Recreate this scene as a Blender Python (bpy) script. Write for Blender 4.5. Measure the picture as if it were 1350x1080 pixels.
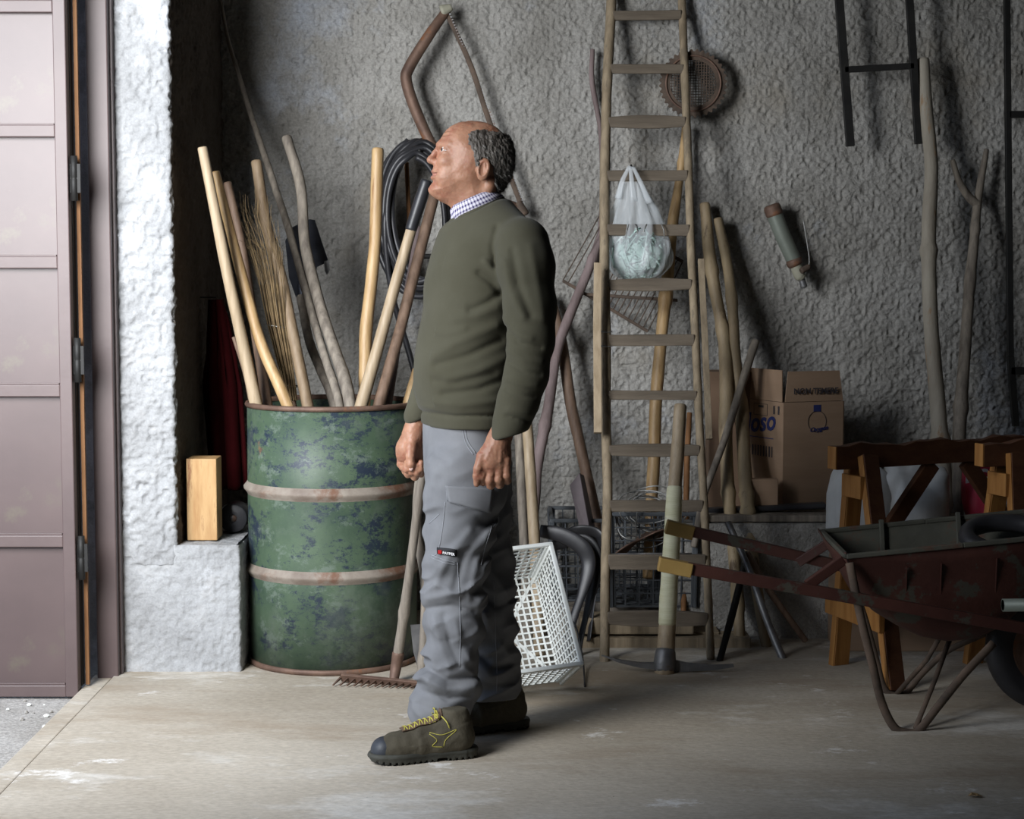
import bpy, bmesh, math, random
import numpy as np
from mathutils import Vector, Matrix
from mathutils.bvhtree import BVHTree
random.seed(7); RNG = np.random.RandomState(11)
for o in list(bpy.data.objects): bpy.data.objects.remove(o)
SC = bpy.context.scene
COL = SC.collection
PI = math.pi
# ------------------------------------------------------------------ camera
FPX = 2400.0; CH = 1.36
PITCH = math.atan(195 / FPX)
cd = bpy.data.cameras.new('camera'); cam = bpy.data.objects.new('camera', cd); COL.objects.link(cam)
cd.sensor_width = 36; cd.lens = FPX * 36 / 1350; cd.clip_end = 200
cam.location = (0, 0, CH); cam.rotation_euler = (PI/2 - PITCH, 0, 0)
SC.camera = cam
# ------------------------------------------------------------------ light
SC.view_settings.view_transform = 'Standard'; SC.view_settings.look = 'None'
SC.view_settings.gamma = 1; SC.view_settings.use_curve_mapping = False
SC.view_settings.exposure = 0.0
W = bpy.data.worlds.new('sky'); SC.world = W; W.use_nodes = True
nt = W.node_tree; nt.nodes.clear()
wo = nt.nodes.new('ShaderNodeOutputWorld'); wb = nt.nodes.new('ShaderNodeBackground')
tc = nt.nodes.new('ShaderNodeTexCoord'); sp = nt.nodes.new('ShaderNodeSeparateXYZ'); cr = nt.nodes.new('ShaderNodeValToRGB')
nt.links.new(tc.outputs['Generated'], sp.inputs[0]); nt.links.new(sp.outputs['Z'], cr.inputs[0])
cr.color_ramp.elements[0].position = 0.0; cr.color_ramp.elements[0].color = (0.72, 0.83, 1.0, 1)
cr.color_ramp.elements[1].position = 0.8; cr.color_ramp.elements[1].color = (0.45, 0.62, 0.95, 1)
nt.links.new(cr.outputs[0], wb.inputs[0]); wb.inputs[1].default_value = 1.35
nt.links.new(wb.outputs[0], wo.inputs[0])
def area(name, loc, target, sx, sy, power, color, portal=False):
    l = bpy.data.lights.new(name, 'AREA'); l.shape = 'RECTANGLE'; l.size = sx; l.size_y = sy
    l.energy = power; l.color = color
    o = bpy.data.objects.new(name, l); COL.objects.link(o); o.location = loc
    d = Vector(target) - Vector(loc); o.rotation_euler = d.to_track_quat('-Z', 'Y').to_euler()
    if portal: l.cycles.is_portal = True
    return o
dl = area('bright_sky_daylight', (-1.95, 3.45, 2.0), (-1.15, 6.5, 0.8), 1.2, 1.8, 82, (0.965, 0.98, 1.0)); dl.data.spread = math.radians(104)
area('doorway_portal', (-1.5, 4.5, 1.5), (3, 4.5, 1.5), 2.95, 3.0, 1, (1, 1, 1), True)
# ------------------------------------------------------------------ projection helpers (photo pixel + real distance -> point)
_c, _s = math.cos(PITCH), math.sin(PITCH)
def P(px, py, D):
    rx = (px - 675) / FPX; u = (540 - py) / FPX
    t = D / (_c + u * _s)
    return Vector((rx * t, D, CH + (-_s + u * _c) * t))
def FL(px, py, z=0.0):
    rx = (px - 675) / FPX; u = (540 - py) / FPX
    t = (z - CH) / (-_s + u * _c)
    return Vector((rx * t, (_c + u * _s) * t, z))
# ------------------------------------------------------------------ object helpers
def link(name, me, mat=None, parent=None, origin=None):
    o = bpy.data.objects.new(name, me); COL.objects.link(o)
    if mat is not None:
        for m in (mat if isinstance(mat, (list, tuple)) else [mat]): me.materials.append(m)
    if origin is not None:
        origin = Vector(origin)
        me.transform(Matrix.Translation(-origin)); o.location = origin
    if parent is not None:
        o.parent = parent
        o.matrix_parent_inverse = Matrix.Translation(-Vector(wloc(parent)))
    return o
def wloc(o):
    l = Vector(o.location)
    if o.parent: l = l + o.matrix_parent_inverse.translation + wloc(o.parent)
    return l
def base_of(me):
    n = len(me.vertices); a = np.empty(n*3, np.float32); me.vertices.foreach_get('co', a); a = a.reshape(-1, 3)
    z = a[:, 2].min(); sel = a[a[:, 2] < z + 0.03]
    return (float(sel[:, 0].mean()), float(sel[:, 1].mean()), float(z))
def tag(o, label, cat=None, group=None, kind=None):
    if label: o['label'] = label
    if cat: o['category'] = cat
    if group: o['group'] = group
    if kind: o['kind'] = kind
    return o
def empty(name, loc, label, cat, group=None):
    o = bpy.data.objects.new(name, None); COL.objects.link(o); o.location = loc; o.empty_display_size = 0.05
    return tag(o, label, cat, group)
def from_np(V, Fq, name='m', smooth=False, uv=None):
    me = bpy.data.meshes.new(name)
    V = np.asarray(V, np.float32); Fq = np.asarray(Fq, np.int32)
    me.vertices.add(len(V)); me.vertices.foreach_set('co', V.ravel())
    k = Fq.shape[1]
    me.loops.add(Fq.size); me.loops.foreach_set('vertex_index', Fq.ravel())
    me.polygons.add(len(Fq)); me.polygons.foreach_set('loop_start', np.arange(0, Fq.size, k, dtype=np.int32))
    me.polygons.foreach_set('loop_total', np.full(len(Fq), k, np.int32))
    me.update(calc_edges=True)
    if uv is not None:
        l = me.uv_layers.new(name='UVMap'); l.data.foreach_set('uv', np.asarray(uv, np.float32)[Fq.ravel()].ravel())
    if smooth: me.polygons.foreach_set('use_smooth', np.ones(len(Fq), bool))
    me.validate(); me.update()
    return me
class MB:
    """collects shapes into one mesh"""
    def __init__(s): s.bm = bmesh.new()
    def box(s, lo, hi, bev=0.0):
        lo = Vector(lo); hi = Vector(hi); c = (lo+hi)/2; d = hi-lo
        r = bmesh.ops.create_cube(s.bm, size=1.0)
        for v in r['verts']: v.co = Vector((v.co.x*d.x, v.co.y*d.y, v.co.z*d.z)) + c
        if bev: bmesh.ops.bevel(s.bm, geom=list({e for v in r['verts'] for e in v.link_edges}), offset=bev, segments=2, profile=.5, affect='EDGES')
        return s
    def beam(s, a, b, w, h, up=(0, 0, 1), bev=0.0, w2=None, h2=None):
        a = Vector(a); b = Vector(b); d = (b-a).normalized(); up = Vector(up)
        x = d.cross(up)
        if x.length < 1e-4: x = d.cross(Vector((0, 1, 0)))
        x.normalize(); y = x.cross(d).normalized()
        w2 = w if w2 is None else w2; h2 = h if h2 is None else h2
        vs = []
        for p, ww, hh in ((a, w, h), (b, w2, h2)):
            for sx, sy in ((-1, -1), (1, -1), (1, 1), (-1, 1)):
                vs.append(s.bm.verts.new(p + x*sx*ww/2 + y*sy*hh/2))
        fs = [s.bm.faces.new(f) for f in ((vs[3], vs[2], vs[1], vs[0]), (vs[4], vs[5], vs[6], vs[7]),
              (vs[0], vs[1], vs[5], vs[4]), (vs[1], vs[2], vs[6], vs[5]), (vs[2], vs[3], vs[7], vs[6]), (vs[3], vs[0], vs[4], vs[7]))]
        if bev: bmesh.ops.bevel(s.bm, geom=list({e for v in vs for e in v.link_edges}), offset=bev, segments=2, profile=.5, affect='EDGES')
        return s
    def poly(s, pts, th):
        """flat polygon (list of 3-D points) thickened by vector th"""
        a = [s.bm.verts.new(Vector(p)) for p in pts]; b = [s.bm.verts.new(Vector(p)+Vector(th)) for p in pts]
        s.bm.faces.new(a); s.bm.faces.new(b[::-1]); n = len(a)
        for i in range(n): s.bm.faces.new((a[i], b[i], b[(i+1) % n], a[(i+1) % n]))
        return s
    def tube(s, pts, rad, n=8, closed=False, flat=1.0, cap=True):
        V, F = tube_np(pts, rad, n, closed, flat, cap)
        vs = [s.bm.verts.new(v) for v in V]
        for f in F:
            f = [vs[i] for i in dict.fromkeys(f)]
            try: fc = s.bm.faces.new(f); fc.smooth = True
            except ValueError: pass
        return s
    def lathe(s, prof, c, n=32, axis=(0, 0, 1), smooth=True):
        axis = Vector(axis).normalized(); q = Vector((0, 0, 1)).rotation_difference(axis); c = Vector(c)
        rings = []
        for r, z in prof:
            rings.append([s.bm.verts.new(c + q @ Vector((r*math.cos(2*PI*i/n), r*math.sin(2*PI*i/n), z))) for i in range(n)])
        for a, b in zip(rings[:-1], rings[1:]):
            for i in range(n):
                f = s.bm.faces.new((a[i], a[(i+1) % n], b[(i+1) % n], b[i])); f.smooth = smooth
        return s
    def build(s, name, mat, parent=None, origin=None, smooth=None, autosm=False):
        bmesh.ops.recalc_face_normals(s.bm, faces=s.bm.faces)
        me = bpy.data.meshes.new(name); s.bm.to_mesh(me); s.bm.free()
        if smooth: me.polygons.foreach_set('use_smooth', np.ones(len(me.polygons), bool))
        if origin is None: origin = base_of(me)
        return link(name, me, mat, parent, origin)
def crom(pts, n):
    pts = np.asarray(pts, float); m = len(pts)
    if m < 3 or n <= 1:
        if m == 2 and n > 1:
            t = np.linspace(0, 1, n+1)[:, None]; return pts[0]*(1-t)+pts[1]*t
        return pts
    ext = np.vstack([2*pts[0]-pts[1], pts, 2*pts[-1]-pts[-2]]); out = []
    for i in range(m-1):
        p0, p1, p2, p3 = ext[i:i+4]
        for t in np.linspace(0, 1, n, endpoint=False):
            out.append(.5*((2*p1)+(-p0+p2)*t+(2*p0-5*p1+4*p2-p3)*t*t+(-p0+3*p1-3*p2+p3)*t**3))
    out.append(pts[-1]); return np.array(out)
def tube_np(pts, rad, n=8, closed=False, flat=1.0, cap=True):
    pts = [Vector(p) for p in pts]; m = len(pts)
    rad = [rad]*m if np.isscalar(rad) else list(rad)
    T = []
    for i in range(m):
        if closed: t = pts[(i+1) % m]-pts[i-1]
        else: t = pts[min(i+1, m-1)]-pts[max(i-1, 0)]
        T.append(t.normalized() if t.length > 1e-9 else Vector((0, 0, 1)))
    ref = Vector((0, 1, 0)) if abs(T[0].y) < .9 else Vector((1, 0, 0))
    x = T[0].cross(ref).normalized(); V = []; F = []
    for i in range(m):
        x = (x - T[i]*x.dot(T[i])).normalized(); y = T[i].cross(x)
        for k in range(n):
            a = 2*PI*k/n
            V.append(pts[i] + (x*math.cos(a) + y*math.sin(a)*flat)*rad[i])
    for i in range(m if closed else m-1):
        for k in range(n):
            a = i*n; b = ((i+1) % m)*n
            F.append((a+k, a+(k+1) % n, b+(k+1) % n, b+k))
    if cap and not closed:
        F.append(tuple(range(n-1, -1, -1))); F.append(tuple((m-1)*n+k for k in range(n)))
    return V, F
# ------------------------------------------------------------------ numpy 3-D value noise
_T = RNG.rand(32, 32, 32).astype(np.float32)
def vnoise(x, y, z):
    x, y, z = np.broadcast_arrays(x, y, z)
    xi = np.floor(x).astype(np.int32); yi = np.floor(y).astype(np.int32); zi = np.floor(z).astype(np.int32)
    fx = x-xi; fy = y-yi; fz = z-zi
    fx = fx*fx*(3-2*fx); fy = fy*fy*(3-2*fy); fz = fz*fz*(3-2*fz)
    xi &= 31; yi &= 31; zi &= 31; x1 = (xi+1) & 31; y1 = (yi+1) & 31; z1 = (zi+1) & 31
    a = _T[xi, yi, zi]*(1-fx)+_T[x1, yi, zi]*fx; b = _T[xi, y1, zi]*(1-fx)+_T[x1, y1, zi]*fx
    c = _T[xi, yi, z1]*(1-fx)+_T[x1, yi, z1]*fx; d = _T[xi, y1, z1]*(1-fx)+_T[x1, y1, z1]*fx
    return (a*(1-fy)+b*fy)*(1-fz)+(c*(1-fy)+d*fy)*fz
# ------------------------------------------------------------------ materials
MATS = {}
def mat(name, c1, c2=None, scale=6.0, rough=.8, bump=.25, bscale=60.0, stretch=(1, 1, 1), metal=0.0,
        c3=None, c3scale=3.0, c3lo=.56, c3hi=.62, lo=.35, hi=.65, spec=.4, detail=6, bdist=.004, trans=0, alpha=1, sheen=0, sss=0, grain=0.0):
    m = bpy.data.materials.new(name); m.use_nodes = True; MATS[name] = m
    t = m.node_tree; N = t.nodes; L = t.links; b = N['Principled BSDF']
    tc = N.new('ShaderNodeTexCoord'); mp = N.new('ShaderNodeMapping'); mp.inputs['Scale'].default_value = stretch
    L.new(tc.outputs['Object'], mp.inputs['Vector'])
    def noise(sc, det=detail, rg=.6):
        n = N.new('ShaderNodeTexNoise'); n.inputs['Scale'].default_value = sc; n.inputs['Detail'].default_value = det
        n.inputs['Roughness'].default_value = rg; L.new(mp.outputs[0], n.inputs['Vector']); return n
    def ramp(src, p0, p1, col0=(0, 0, 0, 1), col1=(1, 1, 1, 1)):
        r = N.new('ShaderNodeValToRGB'); r.color_ramp.elements[0].position = p0; r.color_ramp.elements[1].position = p1
        r.color_ramp.elements[0].color = col0; r.color_ramp.elements[1].color = col1
        L.new(src, r.inputs[0]); return r
    c2 = c2 or c1
    n1 = noise(scale); r1 = ramp(n1.outputs['Fac'], lo, hi, (*c1, 1), (*c2, 1)); out = r1.outputs[0]
    if c3:
        n2 = noise(c3scale, 8, .7); r2 = ramp(n2.outputs['Fac'], c3lo, c3hi)
        mx = N.new('ShaderNodeMix'); mx.data_type = 'RGBA'
        L.new(r2.outputs[0], mx.inputs['Factor']); L.new(out, mx.inputs[6]); mx.inputs[7].default_value = (*c3, 1); out = mx.outputs[2]
    if grain:
        n4 = noise(bscale*1.5, 4); r4 = ramp(n4.outputs['Fac'], .3, .7, (1-grain,)*3+(1,), (1+grain*.3,)*3+(1,))
        mx = N.new('ShaderNodeMix'); mx.data_type = 'RGBA'; mx.blend_type = 'MULTIPLY'; mx.inputs['Factor'].default_value = 1
        L.new(out, mx.inputs[6]); L.new(r4.outputs[0], mx.inputs[7]); out = mx.outputs[2]
    L.new(out, b.inputs['Base Color'])
    if bump:
        n3 = noise(bscale, 5); bu = N.new('ShaderNodeBump'); bu.inputs['Strength'].default_value = bump; bu.inputs['Distance'].default_value = bdist
        L.new(n3.outputs['Fac'], bu.inputs['Height']); L.new(bu.outputs[0], b.inputs['Normal'])
    b.inputs['Roughness'].default_value = rough; b.inputs['Metallic'].default_value = metal
    b.inputs['Specular IOR Level'].default_value = spec
    if trans: b.inputs['Transmission Weight'].default_value = trans
    if alpha < 1: b.inputs['Alpha'].default_value = alpha
    if sheen: b.inputs['Sheen Weight'].default_value = sheen
    if sss:
        b.inputs['Subsurface Weight'].default_value = sss; b.inputs['Subsurface Radius'].default_value = (.012, .004, .002); b.inputs['Subsurface Scale'].default_value = .5
    return m
ZS = (14, 14, 1)   # grain running up a pole
M_wall = mat('roughcast_plaster', (.29, .28, .255), (.43, .42, .395), 3, .92, 1.0, 75, bdist=.010, c3=(.48, .51, .56), c3scale=.9, c3lo=.55, c3hi=.66, spec=.2, grain=.25)
M_pillar = mat('limewashed_roughcast', (.29, .295, .30), (.43, .44, .45), 3.5, .9, .8, 90, bdist=.005, c3=(.60, .62, .65), c3scale=1.6, c3lo=.53, c3hi=.60, spec=.2, grain=.15)
M_floor = mat('worn_concrete', (.36, .31, .24), (.54, .485, .40), 1.3, .82, .5, 55, stretch=(.55, 1, 1), bdist=.004, c3=(.66, .63, .57), c3scale=1.5, c3lo=.54, c3hi=.64, spec=.35, grain=.2)
def add_layer(m, scale, lo, hi, col, amt=1.0, st=(1, 1, 1), det=8, rg=.65):
    t = m.node_tree; N = t.nodes; L = t.links; b = N['Principled BSDF']; src = b.inputs['Base Color'].links[0].from_socket
    tc = N.new('ShaderNodeTexCoord'); mp = N.new('ShaderNodeMapping'); mp.inputs['Scale'].default_value = st; L.new(tc.outputs['Object'], mp.inputs[0])
    n = N.new('ShaderNodeTexNoise'); n.inputs['Scale'].default_value = scale; n.inputs['Detail'].default_value = det; n.inputs['Roughness'].default_value = rg; L.new(mp.outputs[0], n.inputs['Vector'])
    r = N.new('ShaderNodeValToRGB'); r.color_ramp.elements[0].position = lo; r.color_ramp.elements[1].position = hi; r.color_ramp.elements[1].color = (amt, amt, amt, 1); L.new(n.outputs['Fac'], r.inputs[0])
    x = N.new('ShaderNodeMix'); x.data_type = 'RGBA'; L.new(r.outputs[0], x.inputs['Factor']); L.new(src, x.inputs[6]); x.inputs[7].default_value = (*col, 1); L.new(x.outputs[2], b.inputs['Base Color'])
add_layer(M_floor, 1.1, .52, .64, (.30, .235, .165), .75, (.5, 1.6, 1)); add_layer(M_floor, 5, .60, .66, (.74, .72, .68), .8, (.7, 1, 1), 12, .75)
add_layer(M_floor, 38, .70, .73, (.09, .075, .06), .9); add_layer(M_floor, 70, .72, .74, (.8, .78, .72), .8)
add_layer(M_wall, 1.3, .56, .66, (.30, .27, .22), .6); add_layer(M_pillar, 7, .55, .68, (.33, .32, .31), .5); add_layer(M_pillar, 2.2, .60, .63, (.76, .79, .84), .85)
M_ground = mat('outside_ground', (.34, .32, .29), (.46, .44, .41), 4, .95, .8, 60, bdist=.006, spec=.2, grain=.4)
M_shadepl = mat('shaded_brown_plaster', (.085, .07, .058), (.13, .11, .09), 3, .95, .8, 75, bdist=.008, spec=.15)  # pier's inner side: its shade is put into this darker brown
M_dark = mat('dim_plaster', (.18, .17, .16), (.24, .23, .21), 2, .95, .2, 30, spec=.2)
M_door = mat('brown_door_paint', (.075, .050, .048), (.10, .068, .064), 2.5, .5, .12, 30, spec=.6)
M_doorp = mat('brown_sheet_panel', (.070, .046, .044), (.095, .064, .060), 1.5, .46, .10, 12, c3=(.095, .075, .058), c3scale=2, spec=.6)
M_rustwood = mat('orange_brown_wood', (.17, .075, .025), (.26, .125, .05), 6, .7, .3, 40, stretch=ZS)
M_black = mat('black_iron', (.012, .012, .012), (.025, .024, .022), 8, .6, .2, 60, metal=.3)
M_barrel = None
M_wpale = mat('pale_smooth_wood', (.30, .225, .14), (.44, .345, .23), 3, .5, .25, 30, stretch=ZS, c3=(.30, .20, .11), c3scale=2, c3lo=.6, c3hi=.7)
M_wgold = mat('honey_wood', (.32, .20, .09), (.50, .34, .17), 3, .42, .25, 30, stretch=ZS, c3=(.25, .13, .05), c3scale=1.6, c3lo=.58, c3hi=.7)
M_wgrey = mat('weathered_grey_wood', (.13, .11, .09), (.27, .235, .19), 3, .75, .4, 30, stretch=ZS, c3=(.12, .10, .08), c3scale=2, c3lo=.6, c3hi=.7)
M_wbrown = mat('brown_wood', (.12, .075, .05), (.22, .145, .10), 3, .6, .35, 30, stretch=ZS)
M_wlad = mat('ladder_wood', (.20, .155, .10), (.34, .27, .18), 3, .75, .5, 30, stretch=ZS, c3=(.20, .16, .11), c3scale=2)
M_wrung = mat('rung_wood', (.11, .088, .065), (.19, .155, .115), 3, .8, .4, 30, stretch=(1, 10, 10))
M_bark = mat('peeled_bark_wood', (.20, .15, .09), (.36, .28, .17), 2, .6, .45, 22, stretch=(5, 5, 1), c3=(.12, .08, .045), c3scale=3.5, c3lo=.58, c3hi=.66)
M_log = mat('pale_log_bark', (.24, .21, .165), (.38, .345, .28), 2, .75, .5, 22, stretch=(5, 5, 1), c3=(.30, .18, .09), c3scale=2.2, c3lo=.60, c3hi=.66)
M_vine = mat('purplish_bark', (.13, .095, .09), (.24, .185, .18), 3, .75, .5, 30, stretch=(5, 5, 1))
M_saworange = mat('orange_lumber', (.26, .11, .025), (.38, .18, .05), 3, .6, .3, 30, stretch=ZS)
M_sawdark = mat('red_brown_lumber', (.075, .028, .012), (.11, .045, .02), 3, .7, .3, 30, stretch=(1, 10, 10))
M_block = mat('block_wood', (.36, .20, .08), (.52, .34, .16), 3, .6, .25, 30, stretch=(10, 10, 1.5), c3=(.23, .10, .04), c3scale=3, c3lo=.56, c3hi=.68)
M_twig = mat('straw_twig', (.10, .065, .03), (.24, .165, .08), 20, .8, 0)
M_rub = mat('black_rubber', (.014, .014, .016), (.03, .03, .034), 6, .42, .1, 40, spec=.5)
M_rust = mat('rusty_steel', (.10, .06, .045), (.20, .125, .09), 10, .62, .4, 60, metal=.35, c3=(.26, .11, .05), c3scale=9, c3lo=.55, c3hi=.65)
M_rustd = mat('dark_rusted_iron', (.06, .045, .035), (.13, .09, .065), 14, .8, .4, 60)
M_steel = mat('dull_steel', (.16, .16, .165), (.28, .28, .28), 10, .48, .25, 50, metal=.6, c3=(.17, .10, .07), c3scale=6)
M_blade = mat('blue_black_steel', (.03, .034, .045), (.06, .065, .08), 8, .45, .2, 40, metal=.5)
M_white = mat('white_crate_plastic', (.72, .74, .70), (.80, .82, .79), 4, .4, 0, spec=.5)
M_gcrate = mat('grey_crate_plastic', (.055, .062, .07), (.10, .11, .12), 5, .5, 0, spec=.4)
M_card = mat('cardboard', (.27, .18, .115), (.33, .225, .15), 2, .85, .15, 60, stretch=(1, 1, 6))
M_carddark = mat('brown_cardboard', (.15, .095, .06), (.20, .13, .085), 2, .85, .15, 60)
M_ink = mat('blue_ink', (.02, .03, .13), rough=.7, bump=0)
M_inkb = mat('dark_ink', (.04, .035, .04), rough=.7, bump=0)
M_tape = mat('pale_yellow_tape', (.62, .60, .38), (.74, .72, .52), 6, .6, .5, 30, stretch=(1, 1, 8), c3=(.42, .40, .34), c3scale=3, c3lo=.62, c3hi=.7)
M_grip = mat('yellow_brown_grip', (.27, .17, .05), (.35, .23, .07), 6, .6, .15, 40)
M_barrow = mat('dark_red_tub_paint', (.045, .014, .010), (.07, .024, .017), 5, .6, .35, 40, c3=(.055, .05, .038), c3scale=9, c3lo=.56, c3hi=.60)
M_tubin = mat('grey_green_tub_lining', (.05, .05, .04), (.08, .08, .062), 5, .75, .4, 40, c3=(.09, .05, .035), c3scale=5)
M_bag = mat('white_plastic_bag', (.72, .77, .80), (.82, .86, .88), 6, .35, .2, 40, alpha=.38, spec=.5)
M_mint = mat('mint_green_strips', (.42, .62, .55), (.62, .80, .74), 9, .5, .3, 60)
M_sack = mat('white_woven_sack', (.55, .56, .55), (.68, .69, .68), 5, .6, .3, 60, c3=(.40, .50, .58), c3scale=3, c3lo=.62, c3hi=.68)
M_pink = mat('red_plastic_bag', (.42, .03, .07), (.55, .06, .11), 5, .4, .2, 40)
M_whitep = mat('white_print', (.8, .8, .8), rough=.6, bump=0)
M_redcloth = mat('dark_red_cloth', (.03, .002, .003), (.045, .004, .005), 5, .95, .3, 60, spec=.1)
M_pump = mat('grey_green_metal', (.16, .18, .15), (.22, .245, .21), 6, .5, .2, 40, metal=.2)
M_olive = mat('cream_metal', (.30, .29, .22), (.38, .37, .29), 6, .6, .2, 40)
M_wire = mat('galvanised_wire', (.28, .28, .27), (.42, .42, .40), 20, .5, 0, metal=.5)
M_hoop = mat('worn_cream_rust_hoop', (.16, .125, .10), (.30, .265, .22), 8, .65, .3, 40, c3=(.15, .075, .045), c3scale=6, c3lo=.5, c3hi=.62)
# clothing and skin
M_skin = mat('tanned_skin', (.28, .135, .082), (.38, .20, .125), 22, .48, .22, 260, spec=.4, sss=.15, c3=(.27, .10, .062), c3scale=14, c3lo=.52, c3hi=.68, bdist=.0015)
M_hair = mat('grey_brown_hair', (.035, .028, .022), (.13, .115, .10), 14, .55, .9, 60, stretch=(3, 3, 1.0), bdist=.003)
M_sweater = mat('olive_green_knit', (.060, .057, .038), (.072, .069, .048), 6, .95, .35, 420, spec=.1, sheen=.08, bdist=.0012)
M_trous = mat('grey_work_cotton', (.155, .16, .17), (.20, .205, .215), 7, .88, .3, 380, spec=.15, bdist=.0012)
M_trousd = mat('dark_grey_cotton', (.085, .09, .10), (.11, .115, .125), 7, .88, .3, 380, spec=.15, bdist=.0012)
M_stitch = mat('light_stitching', (.26, .27, .29), rough=.8, bump=0)
M_boot = mat('olive_nubuck', (.055, .048, .034), (.10, .088, .062), 9, .85, .4, 140, spec=.2)
M_bootb = mat('brown_tongue_leather', (.10, .065, .045), (.15, .10, .07), 9, .85, .4, 140, spec=.2)
M_cap = mat('blue_black_rubber', (.022, .026, .033), (.04, .045, .055), 9, .5, .2, 60, spec=.4)
M_sole = mat('dark_olive_sole', (.035, .035, .028), (.06, .06, .048), 9, .7, .4, 80)
M_lace = mat('yellow_green_lace', (.38, .34, .05), (.50, .45, .10), 30, .7, 0)
M_eye = mat('eye_white', (.55, .5, .47), rough=.2, bump=0)
M_iris = mat('dark_iris', (.03, .02, .015), rough=.1, bump=0)
M_lip = mat('lip_skin', (.33, .15, .11), (.39, .19, .14), 20, .4, .2, 120, sss=.1)
M_tooth = mat('tooth_white', (.62, .57, .48), rough=.25, bump=0)
M_red = mat('red_badge', (.5, .02, .02), rough=.5, bump=0)
M_blackfab = mat('black_label_cloth', (.01, .01, .012), rough=.7, bump=0)
def check_material():
    m = bpy.data.materials.new('purple_white_check'); m.use_nodes = True; N = m.node_tree.nodes; L = m.node_tree.links; b = N['Principled BSDF']
    tc = N.new('ShaderNodeTexCoord'); sp = N.new('ShaderNodeSeparateXYZ'); L.new(tc.outputs['UV'], sp.inputs[0])
    def st(o, sc):
        a = N.new('ShaderNodeMath'); a.operation = 'MULTIPLY'; a.inputs[1].default_value = sc; L.new(o, a.inputs[0])
        f = N.new('ShaderNodeMath'); f.operation = 'FRACT'; L.new(a.outputs[0], f.inputs[0])
        g = N.new('ShaderNodeMath'); g.operation = 'GREATER_THAN'; g.inputs[1].default_value = .58; L.new(f.outputs[0], g.inputs[0]); return g
    s1 = st(sp.outputs[0], 110); s2 = st(sp.outputs[1], 110)
    ad = N.new('ShaderNodeMath'); ad.operation = 'ADD'; L.new(s1.outputs[0], ad.inputs[0]); L.new(s2.outputs[0], ad.inputs[1])
    dv = N.new('ShaderNodeMath'); dv.operation = 'DIVIDE'; dv.inputs[1].default_value = 2; L.new(ad.outputs[0], dv.inputs[0])
    r = N.new('ShaderNodeValToRGB'); r.color_ramp.elements[0].color = (.62, .60, .68, 1); r.color_ramp.elements[1].color = (.03, .02, .10, 1)
    L.new(dv.outputs[0], r.inputs[0]); L.new(r.outputs[0], b.inputs['Base Color']); b.inputs['Roughness'].default_value = .85
    return m
M_check = check_material()
def barrel_material():
    m = bpy.data.materials.new('chipped_green_paint'); m.use_nodes = True; N = m.node_tree.nodes; L = m.node_tree.links; b = N['Principled BSDF']
    tc = N.new('ShaderNodeTexCoord')
    def noise(sc, det, rg=.6, st=(1, 1, 1)):
        mp = N.new('ShaderNodeMapping'); mp.inputs['Scale'].default_value = st; L.new(tc.outputs['Object'], mp.inputs[0])
        n = N.new('ShaderNodeTexNoise'); n.inputs['Scale'].default_value = sc; n.inputs['Detail'].default_value = det; n.inputs['Roughness'].default_value = rg
        L.new(mp.outputs[0], n.inputs['Vector']); return n.outputs['Fac']
    def ramp(s, stops):
        r = N.new('ShaderNodeValToRGB'); e = r.color_ramp.elements
        e[0].position, e[0].color = stops[0][0], (*stops[0][1], 1); e[1].position, e[1].color = stops[1][0], (*stops[1][1], 1)
        for p, c in stops[2:]: q = e.new(p); q.color = (*c, 1)
        L.new(s, r.inputs[0]); return r.outputs[0]
    def mix(f, a, c):
        x = N.new('ShaderNodeMix'); x.data_type = 'RGBA'; L.new(f, x.inputs['Factor']); L.new(a, x.inputs[6])
        if isinstance(c, tuple): x.inputs[7].default_value = (*c, 1)
        else: L.new(c, x.inputs[7])
        return x.outputs[2]
    base = ramp(noise(5, 6), [(.3, (.036, .062, .042)), (.7, (.075, .115, .068))])
    # navy chips
    navy = ramp(noise(5.5, 14, .86, (1, 1, 1.5)), [(.515, (0, 0, 0)), (.55, (1, 1, 1))])
    out = mix(navy, base, (.018, .028, .045))
    pale = ramp(noise(2.0, 12, .75), [(.50, (0, 0, 0)), (.66, (.7, .7, .7))])
    out = mix(pale, out, (.12, .145, .12))
    ru = ramp(noise(3.3, 10, .7, (1, 1, .8)), [(.64, (0, 0, 0)), (.69, (1, 1, 1))])
    out = mix(ru, out, (.17, .09, .05))
    L.new(out, b.inputs['Base Color']); b.inputs['Roughness'].default_value = .5; b.inputs['Specular IOR Level'].default_value = .4
    bu = N.new('ShaderNodeBump'); bu.inputs['Strength'].default_value = .5; bu.inputs['Distance'].default_value = .003
    L.new(noise(14, 10, .7), bu.inputs['Height']); L.new(bu.outputs[0], b.inputs['Normal'])
    return m
M_barrel = barrel_material(); add_layer(M_barrel, 9, .54, .60, (.13, .165, .135), .7, (1, 1, 1.4), 14, .8); add_layer(M_barrel, 3.1, .56, .66, (.02, .045, .028), .6, (1, 1, .5))

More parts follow.
